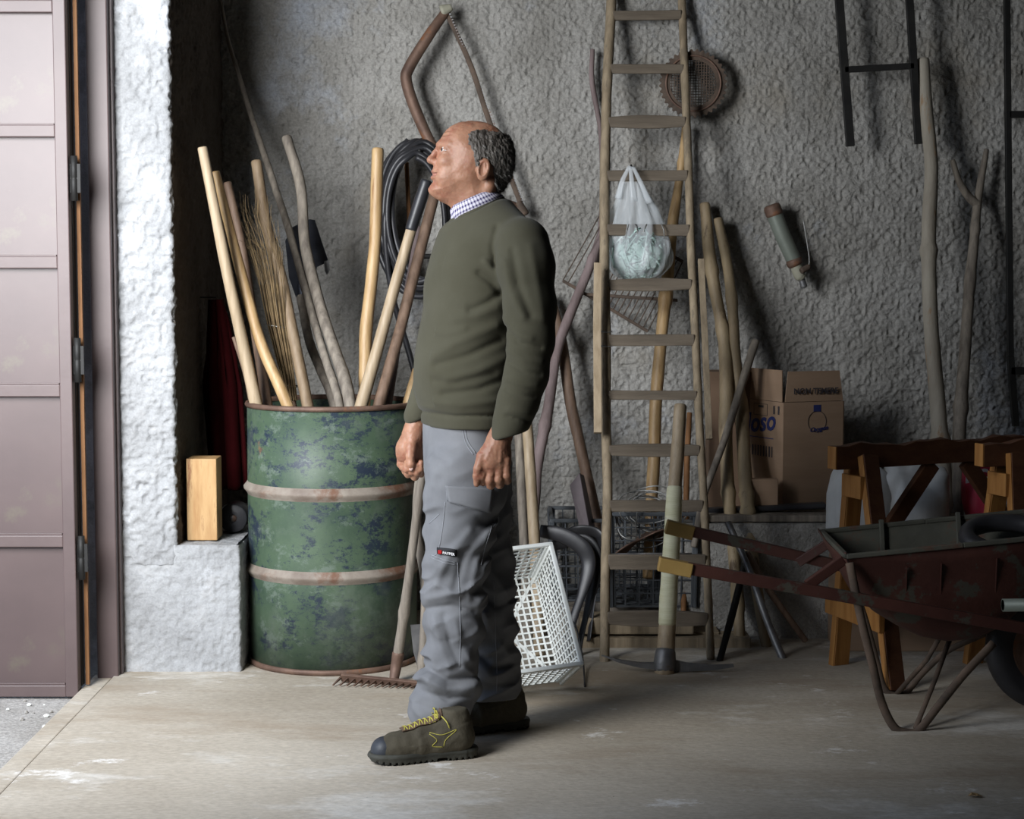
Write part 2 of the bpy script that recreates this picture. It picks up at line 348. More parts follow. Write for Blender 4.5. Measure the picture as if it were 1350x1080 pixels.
# ================================================================== SETTING
YW = 7.05; XD = -1.31; XR = 4.3; YB = -3.0; ZC = 3.25
def rough_disp(V, amp=.009):
    x, y, z = V[:, 0], V[:, 1], V[:, 2]
    a = vnoise(x*48, y*48, z*48+3); b = vnoise(x*98+7, y*98, z*98); c = vnoise(x*3.1, y*3.1, z*3.1); d = vnoise(x*26, y*26, z*26+9)
    lump = 1-np.abs(a*2-1)
    return amp*(lump*1.25 + b*.7 + d*.8 - 1.2) + (c-.5)*.008
def sheet(origin, u, v, nu, nv, normal, amp=.009):
    origin, u, v, normal = map(lambda q: np.array(q, float), (origin, u, v, normal))
    a, b = np.meshgrid(np.linspace(0, 1, nu+1), np.linspace(0, 1, nv+1), indexing='ij')
    V = origin + a[..., None]*u + b[..., None]*v; V = V.reshape(-1, 3)
    V = V + rough_disp(V, amp)[:, None]*normal
    i = np.arange(nu)[:, None]*(nv+1)+np.arange(nv)[None]; i = i.ravel()
    return V, np.stack([i, i+nv+1, i+nv+2, i+1], 1)
V, Fq = sheet((-1.16, YW, -.02), (3.66, 0, 0), (0, 0, ZC), 900, 770, (0, -1, 0))
o = link('wall_back', from_np(V, Fq, smooth=True), M_wall, origin=(0, YW, 0)); tag(o, 'rough grey roughcast plaster wall behind the tools', kind='structure')
# the far stretch of the back wall, lintel above, and the rest of the shell
b = MB(); b.box((2.5, YW, 0), (XR+.2, YW+.2, ZC)); b.box((-1.6, YW+.03, 0), (2.5, YW+.2, ZC))
o = b.build('wall_back', M_wall); tag(o, 'upper and right hand stretch of the back wall', kind='structure')
# pillar: perimeter swept upwards, roughcast relief
def sweep(per, closed_cap, z0, z1, hz, h=.005, amp=.010, r=.012):
    per = [np.array(p, float) for p in per]; pts = []; nrm = []
    for a, b_ in zip(per[:-1], per[1:]):
        d = b_-a; L_ = np.linalg.norm(d); n = max(2, int(L_/h)); nn = np.array([d[1], -d[0]])/L_
        for t in np.linspace(0, 1, n, endpoint=False): pts.append(a+d*t); nrm.append(nn)
    pts.append(per[-1]); nrm.append(nrm[-1]); pts = np.array(pts); nrm = np.array(nrm)
    k = 3; pn = pts.copy(); nnm = nrm.copy()
    for _ in range(2):
        pn[1:-1] = (pn[:-2]+pn[1:-1]*2+pn[2:])/4; nnm[1:-1] = (nnm[:-2]+nnm[1:-1]+nnm[2:])/3
    nz = int((z1-z0)/hz)+1; zz = np.linspace(z0, z1, nz)
    V = np.zeros((len(pn), nz, 3)); V[..., :2] = pn[:, None]; V[..., 2] = zz
    dd = rough_disp(V.reshape(-1, 3), amp).reshape(len(pn), nz)
    V[..., :2] += nnm[:, None, :]*dd[..., None]
    i = (np.arange(len(pn)-1)[:, None]*nz+np.arange(nz-1)[None]).ravel()
    return V.reshape(-1, 3), np.stack([i, i+nz, i+nz+1, i+1], 1)
PY = 5.97; PXR = -1.115
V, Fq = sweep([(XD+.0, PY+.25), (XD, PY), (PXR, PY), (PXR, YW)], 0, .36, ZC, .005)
o = link('wall_left', from_np(V, Fq, smooth=True), [M_pillar, M_shadepl], origin=(PXR, PY, 0))
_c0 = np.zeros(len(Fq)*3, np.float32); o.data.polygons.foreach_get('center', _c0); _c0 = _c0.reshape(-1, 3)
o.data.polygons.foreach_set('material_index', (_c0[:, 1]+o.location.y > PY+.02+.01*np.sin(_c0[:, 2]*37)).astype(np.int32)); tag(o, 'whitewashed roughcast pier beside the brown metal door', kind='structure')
BX = -.905
V, Fq = sweep([(XD, PY+.25), (XD, PY), (BX, PY), (BX, YW)], 0, -.01, .425, .006, amp=.006)
V2, F2 = sheet((XD+.02, PY+.01, .42), (BX-XD-.03, 0, 0), (0, YW-PY, 0), 48, 120, (0, 0, 1), .004)
Vb = np.vstack([V, V2]); Fb = np.vstack([Fq, F2+len(V)])
o = link('plinth', from_np(Vb, Fb, smooth=True), M_pillar, origin=(BX, PY, 0)); tag(o, 'low plastered plinth at the foot of the pier', kind='structure')
b = MB(); b.box((XD, PY+.03, 0), (PXR-.02, YW, ZC)); b.box((XD, PY+.03, 0), (BX-.02, YW, .40))
b.box((XD-.18, PY+.02, 0), (XD+.005, YW+.2, ZC)); b.box((XD-.18, 3.05, 2.95), (XD, PY+.05, ZC)); b.box((XD-.18, YB, 0), (XD, 3.05, ZC))
pass
o = b.build('wall_left', M_pillar); tag(o, 'core of the left wall with the wide doorway', kind='structure')
b = MB(); b.box((XR, YB, 0), (XR+.2, YW+.2, ZC)); o = b.build('wall_right', M_dark); tag(o, 'unlit right wall', kind='structure')
b = MB(); b.box((XD-.2, YB-.2, 0), (XR+.2, YB, ZC)); o = b.build('wall_front', M_dark); tag(o, 'unlit wall behind the viewer', kind='structure')
b = MB(); b.box((XD-.2, YB-.2, ZC), (XR+.2, YW+.2, ZC+.2)); o = b.build('ceiling', M_dark); tag(o, 'dim plaster ceiling', kind='structure')
b = MB(); b.box((XD, YB-.2, -.12), (XR+.2, YW+.2, 0)); o = b.build('floor', M_floor); tag(o, 'worn beige concrete floor', kind='structure')
# right hand ledge under the boxes
LZ = .42
Va, Fa = sheet((.60, 6.50, -.01), (1.75, 0, 0), (0, 0, LZ+.01), 200, 50, (0, -1, 0), .004)
Vc, Fc = sheet((.60, 6.50, LZ), (1.75, 0, 0), (0, .56, 0), 120, 40, (0, 0, 1), .002)
Ve, Fe = sheet((.60, 7.06, -.01), (0, -.56, 0), (0, 0, LZ+.01), 40, 40, (-1, 0, 0), .003)
o = link('plinth', from_np(np.vstack([Va, Vc, Ve]), np.vstack([Fa, Fc+len(Va), Fe+len(Va)+len(Vc)]), smooth=True), M_wall, origin=(.6, 6.5, 0))
tag(o, 'low rough concrete ledge under the cardboard boxes', kind='structure')
# outside ground, threshold
b = MB(); b.box((-40, -30, -.3), (XD-.075, 40, -.035)); o = b.build('ground', M_ground, smooth=False); tag(o, 'gritty grey ground outside the door', kind='structure')
b = MB(); b.box((XD-.073, 3.05, -.12), (XD-.008, PY-.02, -.006), .004); o = b.build('trim_1', M_floor); tag(o, 'concrete threshold strip along the doorway', kind='structure')
# ---- door frame
b = MB(); b.box((-1.365, 5.90, -.03), (-1.295, 5.965, 2.95), .004); b.box((-1.297, 5.93, -.03), (-1.288, 5.975, 2.95))
o = b.build('trim_2', M_door); tag(o, 'mauve brown steel door post', kind='structure')
# ---- door leaf, opened outward, parallel to the back wall
YD = 5.74; DX1 = -1.385; DX0 = -2.60
dr = empty('door_1', (DX1, YD, -.02), None, None); dr['kind'] = 'structure'; dr['label'] = 'brown painted steel door leaf standing open'
zr = [P(50, y, YD).z for y in (910, 713, 515, 346, 173, 9)] + [2.56, 2.90]
def sub(nm, mb, m, par=dr, lab=None):
    q = mb.build(nm, m, par)
    if lab: q['label'] = lab
    return q
b = MB(); b.box((DX1-.040, YD-.02, zr[0]-.018), (DX1, YD+.03, 2.92), .003); sub('stile', b, M_door)
b = MB(); b.box((DX0, YD-.02, zr[0]-.018), (DX0+.04, YD+.03, 2.92), .003); sub('stile', b, M_door)
for i, z in enumerate(zr):
    b = MB(); b.box((DX0+.04, YD-.016, z-.019), (DX1-.04, YD+.02, z+.019), .003); sub('rail', b, M_door)
    if i < len(zr)-1:
        b = MB(); b.box((DX0+.035, YD+.008, z+.015), (DX1-.035, YD+.013, zr[i+1]-.015)); sub('panel', b, M_doorp)
        # weld bead lip at the foot of each panel
        b = MB(); b.box((DX0+.045, YD-.006, z+.019), (DX1-.045, YD+.008, z+.024), .001); sub('lip', b, M_door)
b = MB(); b.box((DX1+.010, YD+.04, 0), (DX1+.022, YD+.055, 2.9)); sub('sealing_strip', b, M_rustwood, lab='orange brown strip in the hinge gap')
b = MB(); b.box((DX1-.002, YD+.02, 0), (DX1+.003, YD+.06, 2.9)); sub('back_flange', b, M_black)
for z in (1.62, 1.05, .42, 2.3):
    b = MB(); b.lathe([(.001, -.07), (.011, -.07), (.011, -.003), (.009, 0), (.011, .003), (.011, .07), (.001, .07)], (DX1+.014, YD+.0, z), 12); b.box((DX1-.01, YD-.004, z-.045), (DX1+.034, YD+.004, z+.045)); sub('hinge', b, M_black)
# debris at the threshold
for k in range(16):
    px = random.uniform(8, 100); py = random.uniform(925, 965); c = FL(px, py, -.035); r = random.uniform(.004, .010)
    b = MB(); bmesh.ops.create_icosphere(b.bm, subdivisions=1, radius=r)
    for v in b.bm.verts: v.co = Vector((v.co.x*random.uniform(.7, 1.4), v.co.y, v.co.z*.7)) + c + Vector((0, 0, r*.55))
    o = b.build('pebble', M_ground if k % 3 else M_white); tag(o, 'small stone chip on the ground before the brown door', 'pebble', 'stone chips by the door')
# ================================================================== POLES AND HANDLES
BXC, BYC, BR = -.614, 6.19, .288
def ptw(p):
    if p[0] == 'w': return Vector(p[1:4]), p[4]/2
    v = P(p[0], p[1], p[2]); return v, p[3]*p[2]/FPX/2
def pole(name, label, cat, pts, m, group=None, wob=0.0, rough=.04, knots=0, n=10, parent=None, sub=7, flat=1.0):
    q = [ptw(p) for p in pts]
    if pts[-1][0] == 'w' and len(q) > 2:      # run on straight to the bottom of the drum
        a_, b_ = q[-3][0], q[-2][0]; d_ = b_-a_; e_ = b_+d_*((.03-b_.z)/d_.z); r_ = Vector((e_.x-BXC, e_.y-BYC, 0))
        if r_.length > .24: r_ = r_*(.24/r_.length)
        q[-1] = (Vector((BXC+r_.x, BYC+r_.y, .03)), q[-1][1])
    q2 = [q[0]]
    for k_ in range(1, len(q)):
        L_ = (q[k_][0]-q[k_-1][0]).length; n_ = int(L_/.25)+1
        if len(q) > 2 and n_ > 1:
            for j_ in range(1, n_): q2.append((q[k_-1][0].lerp(q[k_][0], j_/n_), q[k_-1][1]+(q[k_][1]-q[k_-1][1])*j_/n_))
        q2.append(q[k_])
    q = q2; arr = np.array([[*v, r] for v, r in q])
    L = sum((q[i+1][0]-q[i][0]).length for i in range(len(q)-1))
    c = crom(arr, max(sub, int(L*26/max(1, len(q)-1))))
    m_ = len(c); s = np.linspace(0, L, m_); ph = RNG.rand(4)*20
    nz = lambda f, o: vnoise(s*f+ph[o], np.full(m_, ph[3]), np.zeros(m_))-.5
    c[:, 0] += nz(4, 0)*wob; c[:, 1] += nz(4, 1)*wob; c[:, 3] *= 1 + nz(18, 2)*rough*2
    for _ in range(knots):
        k = RNG.uniform(.08, .92)*L; c[:, 3] *= 1+.28*np.exp(-((s-k)/.018)**2)
    # rounded ends
    pts3 = [tuple(v[:3]) for v in c]; rad = list(c[:, 3])
    for e in (0, -1):
        d = Vector(pts3[0])-Vector(pts3[1]) if e == 0 else Vector(pts3[-1])-Vector(pts3[-2]); d.normalize()
        r = rad[e]; p = Vector(pts3[e])
        if e == 0: pts3 = [tuple(p+d*r*.38), tuple(p+d*r*.3)]+pts3; rad = [r*.62, r*.88]+rad
        else: pts3 += [tuple(p+d*r*.3), tuple(p+d*r*.38)]; rad += [r*.88, r*.62]
    mb = MB(); mb.tube(pts3, rad, n, flat=flat)
    o = mb.build(name, m, parent, smooth=False)
    for f in o.data.polygons: f.use_smooth = len(f.vertices) == 4
    if parent is None: tag(o, label, cat, group)
    elif label: o['label'] = label
    return o
M_wdull = mat('dull_ochre_wood', (.15, .10, .055), (.26, .19, .12), 3, .6, .3, 30, stretch=ZS)
# ---------------- barrel
bar = empty('oil_drum', (BXC, BYC, 0), 'dented green steel drum with chipped paint holding upright tool handles', 'barrel')
def hoop(z): return [(BR, z-.022), (BR+.004, z-.014), (BR+.013, z-.004), (BR+.014, z+.003), (BR+.005, z+.014), (BR, z+.022)]
b = MB(); b.lathe([(.0, .012), (BR-.003, .012), (BR-.001, .30-.0)] + [(BR, .595), (BR-.001, .88), (BR-.004, .88), (BR-.004, .02), (0, .02)], (BXC, BYC, 0), 96)
bd = b.build('body', M_barrel, bar)
# shallow dents
for v in bd.data.vertices:
    a = math.atan2(v.co.y, v.co.x); 
me = bd.data
for z in (.323, .598):
    b = MB(); b.lathe(hoop(z), (BXC, BYC, 0), 96); b.build('hoop', M_hoop, bar)
b = MB(); b.lathe([(BR-.006, .872), (BR+.003, .872), (BR+.007, .880), (BR+.003, .888), (BR-.005, .889), (BR-.008, .880), (BR-.006, .872)], (BXC, BYC, 0), 96); b.build('rim', M_rust, bar)
b = MB(); b.lathe([(BR-.003, .018), (BR+.005, .018), (BR+.007, .009), (BR+.004, .0), (BR-.006, 0)], (BXC, BYC, 0), 96); b.build('bottom_rim', M_rust, bar)
def inbar(dx, dy, w): return ('w', BXC+dx, BYC+dy, .03, w)
G = 'tool handles standing in the green drum'
pole('tool_handle', 'pale round wooden handle leaning furthest left in the drum', 'handle', [(267, 196, 6.02, 13), (300, 362, 6.04, 15), (337, 530, 6.08, 17), inbar(-.09, .0, .04)], M_wpale, G)
pole('tool_handle', 'honey coloured handle just right of the pale leftmost handle', 'handle', [(284, 228, 6.12, 12), (318, 360, 6.12, 14), (343, 450, 6.10, 15), (378, 532, 6.06, 16), inbar(.05, -.06, .038)], M_wgold, G)
pole('tool_handle', 'short dull brown handle half hidden behind the twig broom', 'handle', [(300, 242, 6.30, 11), (318, 320, 6.28, 12), (352, 532, 6.16, 14), inbar(-.04, .1, .034)], M_wbrown, G)
pole('tool_handle', 'brown handle turning grey lower down, rising out of the broom twigs', 'handle', [(338, 214, 6.34, 14), (350, 292, 6.3, 15), (374, 380, 6.22, 15), (405, 532, 6.12, 16), inbar(.06, .02, .038)], M_wdull, G)
pole('tool_handle', 'thin bare stick with a red tip at the left edge of the drum', 'stick', [(308, 445, 6.2, 5), (322, 490, 6.2, 5), (331, 532, 6.2, 6), inbar(-.16, .05, .015)], M_wbrown, G)
pole('long_pole', 'very long thin tapering pole leaning up into the dark corner', 'pole', [(284, -40, 6.88, 4), (300, 50, 6.85, 5), (327, 140, 6.8, 7), (352, 215, 6.65, 9), (380, 300, 6.5, 10), (413, 420, 6.33, 11), (447, 532, 6.14, 12), inbar(.10, -.04, .03)], M_wgrey, None)
pole('tool_handle', 'grey weathered handle with dark rounded top right of the long pole', 'handle', [(379, 182, 6.56, 14), (395, 250, 6.5, 14), (404, 325, 6.44, 15), (421, 395, 6.36, 15), (461, 532, 6.10, 17), inbar(.13, -.1, .04)], M_wgrey, G, wob=.012)
pole('tool_handle', 'upright honey wood handle with flat sawn top right of centre in the drum', 'handle', [(498, 198, 6.30, 16), (494, 320, 6.27, 16), (484, 430, 6.24, 17), (480, 532, 6.2, 17), inbar(.10, .03, .038)], M_wgold, G, wob=.006)
o = pole('tool_handle', 'pale handle with a black rubber grip leaning right in the drum', 'handle', [(543, 300, 6.04, 14), (520, 380, 6.04, 15), (495, 470, 6.03, 16), (477, 532, 6.02, 17), inbar(.0, -.12, .038)], M_wpale, G)
pole('grip', 'black rubber grip', None, [(562, 240, 6.05, 16), (553, 268, 6.05, 17), (542, 302, 6.04, 16)], M_rub, parent=o)
pole('tool_handle', 'smooth brown handle leaning right and passing behind the face of the man', 'handle', [(574, 252, 6.55, 14), (549, 350, 6.45, 15), (526, 440, 6.34, 15), (500, 532, 6.22, 16), inbar(.05, .12, .038)], M_wbrown, G)
pole('tool_handle', 'dark bark covered stick between the two right leaning handles', 'stick', [(552, 300, 6.62, 8), (530, 420, 6.46, 9), (512, 532, 6.3, 10), inbar(.12, .12, .025)], M_vine, G)
pole('tool_handle', 'bright yellow wooden handle end just left of the sweater', 'handle', [(549, 488, 6.22, 11), (543, 510, 6.2, 12), (537, 534, 6.18, 13), inbar(.16, .0, .03)], M_wgold, G)
# spade upside down in the drum
sp = empty('spade', (BXC+.1, BYC+.08, .03), 'black steel spade standing blade up among the drum handles', 'spade')
pole('shaft', None, None, [(396, 392, 6.52, 11), (408, 450, 6.42, 12), (440, 532, 6.26, 13), inbar(.1, .08, .035)], M_wgrey, parent=sp)
bp = [(376, 318), (384, 300), (408, 289), (415, 290), (424, 318), (433, 345), (418, 352), (414, 372), (402, 394), (390, 392), (381, 366)]
b = MB(); b.poly([P(x, y, 6.56+(x-376)*.001) for x, y in bp], (0, .004, 0)); b.build('blade', M_blade, sp)
pole('socket', None, None, [(398, 372, 6.545, 13), (399, 402, 6.52, 13)], M_blade, parent=sp)
b = MB(); b.poly([P(x, y, 6.60) for x, y in [(427, 344), (433, 343), (435, 356), (431, 363), (428, 357)]], (0, .006, 0)); q = b.build('scrap', M_steel, sp); q['label'] = 'flaking bright metal scrap on the blade corner'
# twig broom, brush upwards
br = empty('twig_broom', (BXC, BYC, .03), 'bundle of dry twigs, a besom standing brush upward in the drum', 'broom')
pole('handle', None, None, [(383, 520, 6.2, 11), (388, 545, 6.2, 11), inbar(.02, .05, .028)], M_wbrown, parent=br)
b = MB(); cnt = 0
for k in range(150):
    t = random.random(); side = random.uniform(-1, 1); dd = random.uniform(-.07, .07)
    x3 = 383+side*9; x2 = 366+side*13; x1 = 350+side*20; top = random.uniform(250, 430); f = (520-top)/260
    x0 = 340+side*24+random.uniform(-8, 8)
    pts = [P(x3, 528, 6.2+dd*.3), P(x3-4, 495, 6.2+dd*.4), P(x2, 430, 6.22+dd*.7), P(x2*.5+x1*.5, 375, 6.24+dd)]
    if top < 365: pts.append(P(x1+random.uniform(-4, 4), 330, 6.25+dd))
    if top < 320: pts.append(P(x0, max(top, 285), 6.26+dd*1.1))
    if top < 280: pts.append(P(x0+random.uniform(-7, 5), top, 6.27+dd*1.2))
    pts = [tuple(v) for v in crom(np.array([tuple(p) for p in pts]), 2)]
    r = [.0016-.0011*i/len(pts) for i in range(len(pts))]
    b.tube(pts, r, 3, cap=False)
q = b.build('twigs', M_twig, br); q['kind'] = 'stuff'
for y in (430, 508):
    b = MB(); c = P(366 if y == 430 else 382, y, 6.21); b.tube([c+Vector((math.cos(a)*.032, math.sin(a)*.03, math.cos(a)*-.005)) for a in np.linspace(0, 2*PI, 20, endpoint=False)], .002, 5, closed=True); b.build('binding_wire', M_wire, br)
# ---------------- wood block, black roll, red cloth by the pier
c0 = P(247, 722, 6.055); s = 6.055/FPX
b = MB(); b.box((c0.x, 6.055, .427), (c0.x+40*s, 6.165, .427+109*s), .003); o = b.build('wood_block', M_block); tag(o, 'short square offcut of golden timber standing on the plinth', 'wood block')
cc = Vector(P(307, 688, 6.22)); cc.z = .478
t = empty('black_roll', (cc.x, 6.3, .427), 'small black round roll with a pale hollow core on the plinth', 'roll')
b = MB(); b.lathe([(.014, 0), (.046, 0), (.049, .004), (.049, .10), (.046, .104), (.014, .104), (.014, 0)], cc, 32, (0, 1, 0)); b.build('roll_body', M_rub, t)
b = MB(); b.lathe([(.0005, .002), (.0135, .002), (.0135, .1), (.0005, .1)], cc, 20, (0, 1, 0)); b.build('core', M_steel, t)
b = MB()
V = []; nu, nv = 26, 40
for j in range(nv+1):
    for i in range(nu+1):
        u = i/nu; v = j/nv; wdt = .035+.075*min(1, v*2.2)
        x = P(285+v*20, 395+v*250, 6.5).x + (u-.5)*2*wdt*.62; z = P(285+v*20, 395+v*250, 6.5).z
        y = 6.5 + .035*math.sin(u*15+v*2)*min(1, .3+v) + .01*math.sin(u*37+v*5)
        V.append((x, y, z))
F = [(j*(nu+1)+i, j*(nu+1)+i+1, (j+1)*(nu+1)+i+1, (j+1)*(nu+1)+i) for j in range(nv) for i in range(nu)]
me = from_np(V, F, smooth=True); rc = link('work_jacket', me, M_redcloth, origin=(V[0][0]+.03, 6.5, V[-1][2])); tag(rc, 'dark red work jacket hanging in the shadow behind the drum', 'jacket')
sm = rc.modifiers.new('s', 'SOLIDIFY'); sm.thickness = .012
pk = MB(); pk.tube([(PXR-.01, 6.5, P(285, 392, 6.5).z), (V[13][0], 6.5, P(285, 392, 6.5).z+.0), (V[13][0], 6.5, P(285, 398, 6.5).z)], .002, 6); pk.build('hanging_peg', M_black, rc)
# ---------------- rake and hoe leaning on the drum
rk = empty('garden_rake', FL(500, 905), 'iron toothed rake leaning handle up against the drum, head on the floor', 'rake')
pole('handle', None, None, [(592, 470, 5.62, 11), (570, 560, 5.70, 12), (556, 640, 5.74, 12), (543, 735, 5.77, 12), (530, 830, 5.81, 13), (524, 868, 5.82, 13)], M_wgrey, parent=rk, wob=.006, knots=2)
pole('socket', None, None, [(525, 862, 5.82, 17), (522, 880, 5.82, 15), (519, 898, 5.80, 12)], M_rust, parent=rk)
a = P(450, 893, 5.80); a2 = P(560, 904, 5.76)
b = MB(); b.beam(a, a2, .012, .028, (0, -.5, 1), .002); b.build('head_bar', M_rust, rk)
for i in range(13):
    p = a.lerp(a2, i/12); q = p+Vector((-.022, -.055, 0)); q.z = .006
    b = MB(); b.beam(p, q, .007, .007, w2=.004, h2=.003); b.build('tooth', M_rust, rk)
ho = empty('hoe', FL(553, 893), 'grey bladed hoe with a bent handle standing close behind the rake', 'hoe')
pole('handle', None, None, [(575, 520, 5.72, 12), (558, 600, 5.78, 12), (550, 660, 5.82, 12), (551, 710, 5.83, 12), (560, 765, 5.83, 12), (560, 820, 5.82, 12), (556, 880, 5.80, 12), (553, 896, 5.80, 13)], M_wgrey, parent=ho, knots=2)
b = MB(); b.poly([P(x, y, D) for x, y, D in [(541, 824, 5.82), (562, 823, 5.83), (566, 850, 5.83), (562, 882, 5.83), (552, 886, 5.83), (545, 860, 5.82)]], (0, .004, 0)); b.build('blade', M_steel, ho)
# ---------------- hose coil, bow saw on wall
hc = []
N_ = 9
for k in range(N_):
    ox = random.uniform(-5, 5); oy = random.uniform(-6, 6)
    for a in np.linspace(0, 2*PI, 20, endpoint=False):
        rx = 38+k*2.2+2*math.sin(k*2.1); ry = 82+k*2.6
        hc.append(P(553+ox+rx*math.sin(a), 286+oy-ry*math.cos(a)+8*math.sin(a), 6.86+.012*k*math.cos(a*.5)**2-.05*(1-k/N_)))
hc += [P(510, 270, 6.82), P(510, 340, 6.82), P(520, 400, 6.84), P(535, 450, 6.86), P(548, 500, 6.86), P(556, 560, 6.86)]
hpts = crom(np.array([tuple(v) for v in hc[::1]]), 3)
b = MB(); b.tube([tuple(v) for v in hpts], .0115, 7); hz = b.build('hose_coil', M_rub, origin=tuple(P(550, 560, 6.86))); tag(hz, 'coil of black rubber hose hanging behind the face of the man', 'hose')
b = MB(); b.tube([P(553, 200, 7.046), P(553, 203, 6.84)], .006, 6); b.tube([P(553, 203, 6.84), P(553, 197, 6.83)], .006, 6); b.build('hook', M_black, hz)
pole('iron_bar', 'narrow rust brown bar hanging inside the hose coil', 'bar', [(536, 215, 6.97, 6), (538, 260, 6.97, 6), (540, 300, 6.97, 6)], M_rustwood)
pole('iron_bar', 'short dark horizontal bar sticking out left of the sweater on the wall', 'bar', [(556, 338, 6.98, 7), (600, 338, 7.0, 7)], M_black)
bs = empty('bow_saw', P(690, 285, 6.95), 'large rusty bow saw hanging point up on the wall above the man', 'saw')
pole('bow_frame', None, None, [(590, 12, 6.96, 12), (566, 46, 6.93, 14), (540, 88, 6.92, 15), (536, 108, 6.92, 15), (550, 150, 6.92, 15), (572, 196, 6.92, 14), (600, 232, 6.93, 14), (650, 262, 6.94, 14), (688, 276, 6.96, 12)], M_rust, parent=bs, rough=.01)
ba, bb = P(590, 20, 6.955), P(688, 272, 6.955)
pole('saw_blade', None, None, [(590, 20, 6.955, 6), (620, 85, 6.95, 7), (645, 160, 6.95, 7), (668, 220, 6.95, 7), (688, 272, 6.955, 7)], M_rustd, parent=bs, rough=.01, flat=.3)
dv = (bb-ba).normalized(); nv_ = Vector((-dv.z, 0, dv.x)); b = MB()
for i in range(70):
    t = i/70; p = P(*(np.array([590, 20])*(1-t)+np.array([688, 272])*t), 6.95); bow = math.sin(t*PI)*.012
    p = p+nv_*(-.001)+Vector((bow*.5, 0, 0)); b.beam(p+nv_*.008, p+nv_*.016, .007, .0025, (0, 1, 0), w2=.001)
q = b.build('saw_teeth', M_steel, bs); q['kind'] = 'stuff'
pole('saw_tip', None, None, [(584, 14, 6.95, 16), (594, 10, 6.95, 10)], M_olive, parent=bs)
pole('hook_tip', None, None, [(684, 268, 6.95, 10), (690, 282, 6.95, 15)], M_rustd, parent=bs)
# ---------------- things leaning right of the man
pole('branch', 'curved purplish bark branch leaning on the wall left of the ladder', 'branch', [(797, 296, 6.98, 10), (778, 350, 6.95, 12), (752, 415, 6.9, 13), (733, 468, 6.85, 14), (722, 540, 6.78, 14), (708, 612, 6.7, 15), (700, 700, 6.6, 16), (702, 830, 6.42, 18)], M_vine, knots=3, wob=.012)
pole('shovel_shaft', 'brown wooden shaft slanting down behind the dark leaning plate', 'handle', [(724, 390, 6.98, 15), (740, 450, 6.93, 15), (752, 530, 6.86, 15), (772, 620, 6.78, 15), (790, 700, 6.7, 15), (800, 745, 6.66, 16)], M_wbrown)
pole('tool_handle', 'pale handle standing in the white crate behind the near hand', 'handle', [(688, 470, 6.42, 13), (695, 560, 6.35, 14), (701, 650, 6.28, 15), (706, 740, 6.22, 16), (712, 862, 6.12, 16)], M_wpale)
pole('tool_handle', 'duller brown handle immediately left of the pale one in the white crate', 'handle', [(676, 470, 6.5, 11), (683, 560, 6.43, 12), (688, 650, 6.36, 13), (692, 740, 6.30, 13), (697, 850, 6.2, 14)], M_wgrey)
# ---------------- white crate standing on end, tilted back
def lattice(parent, name, o, u, v, nu, nv, t, m, bw=.0035, diag=False, kind=None):
    """grid panel from corner o spanned by vectors u, v"""
    b = MB(); o = Vector(o); u = Vector(u); v = Vector(v); n = u.cross(v).normalized()
    for i in range(nu+1): b.beam(o+u*(i/nu), o+u*(i/nu)+v, bw, t, n)
    for j in range(nv+1): b.beam(o+v*(j/nv), o+v*(j/nv)+u, bw, t*.8, n)
    if diag:
        b.beam(o, o+u+v, bw*1.8, t, n); b.beam(o+u, o+v, bw*1.8, t, n)
    return b.build(name, m, parent)
def crate(name, label, org, ex, ey, ez, w, l, h, m, taper=.02, cell=.021, group=None, cat='crate'):
    """org: corner of base; ex (width), ey (length), ez (opening direction) unit vectors"""
    org = Vector(org); ex, ey, ez = [Vector(q).normalized() for q in (ex, ey, ez)]
    t = empty(name, org, label, cat, group)
    A = lambda x, y, z: org+ex*x+ey*y+ez*z
    lattice(t, 'base', A(0, 0, .004), ex*w, ey*l, int(w/cell), int(l/cell), .006, m, .0055, True)
    k = taper
    for nm, c0, c1, c2, c3, n in (('long_wall', (0, 0), (0, l), (-k, -k), (-k, l+k), l), ('long_wall', (w, 0), (w, l), (w+k, -k), (w+k, l+k), l),
                                  ('end_wall', (0, 0), (w, 0), (-k, -k), (w+k, -k), w), ('end_wall', (0, l), (w, l), (-k, l+k), (w+k, l+k), w)):
        b = MB(); nn = int(n/cell); p0 = A(*c0, .003); p1 = A(*c1, .003); q0 = A(*c2, h); q1 = A(*c3, h)
        nrm = (p1-p0).cross(q0-p0).normalized()
        for i in range(nn+1):
            s_ = i/nn; b.beam(p0.lerp(p1, s_), q0.lerp(q1, s_), .005, .004, nrm)
        nr = int(h/cell)
        for j in range(nr+1):
            s_ = j/nr; b.beam(p0.lerp(q0, s_), p1.lerp(q1, s_), .007 if j in (0, nr//2) else .004, .004, nrm)
        b.build(nm, m, t)
    # corners: solid posts
    for (x, y), (x2, y2) in (((0, 0), (-k, -k)), ((w, 0), (w+k, -k)), ((0, l), (-k, l+k)), ((w, l), (w+k, l+k))):
        b = MB(); b.beam(A(x, y, 0), A(x2, y2, h), .030, .012, ex, .003); b.beam(A(x, y, 0), A(x2, y2, h), .012, .030, ex, .003); b.build('corner_post', m, t)
    b = MB(); cs = [A(-k-.004, -k-.004, h), A(w+k+.004, -k-.004, h), A(w+k+.004, l+k+.004, h), A(-k-.004, l+k+.004, h)]
    for i in range(4): b.beam(cs[i]+(cs[i]-cs[(i+1) % 4]).normalized()*.006, cs[(i+1) % 4]+(cs[(i+1) % 4]-cs[i]).normalized()*.006, .014, .014, ez, .003)
    b.build('rim', m, t)
    return t
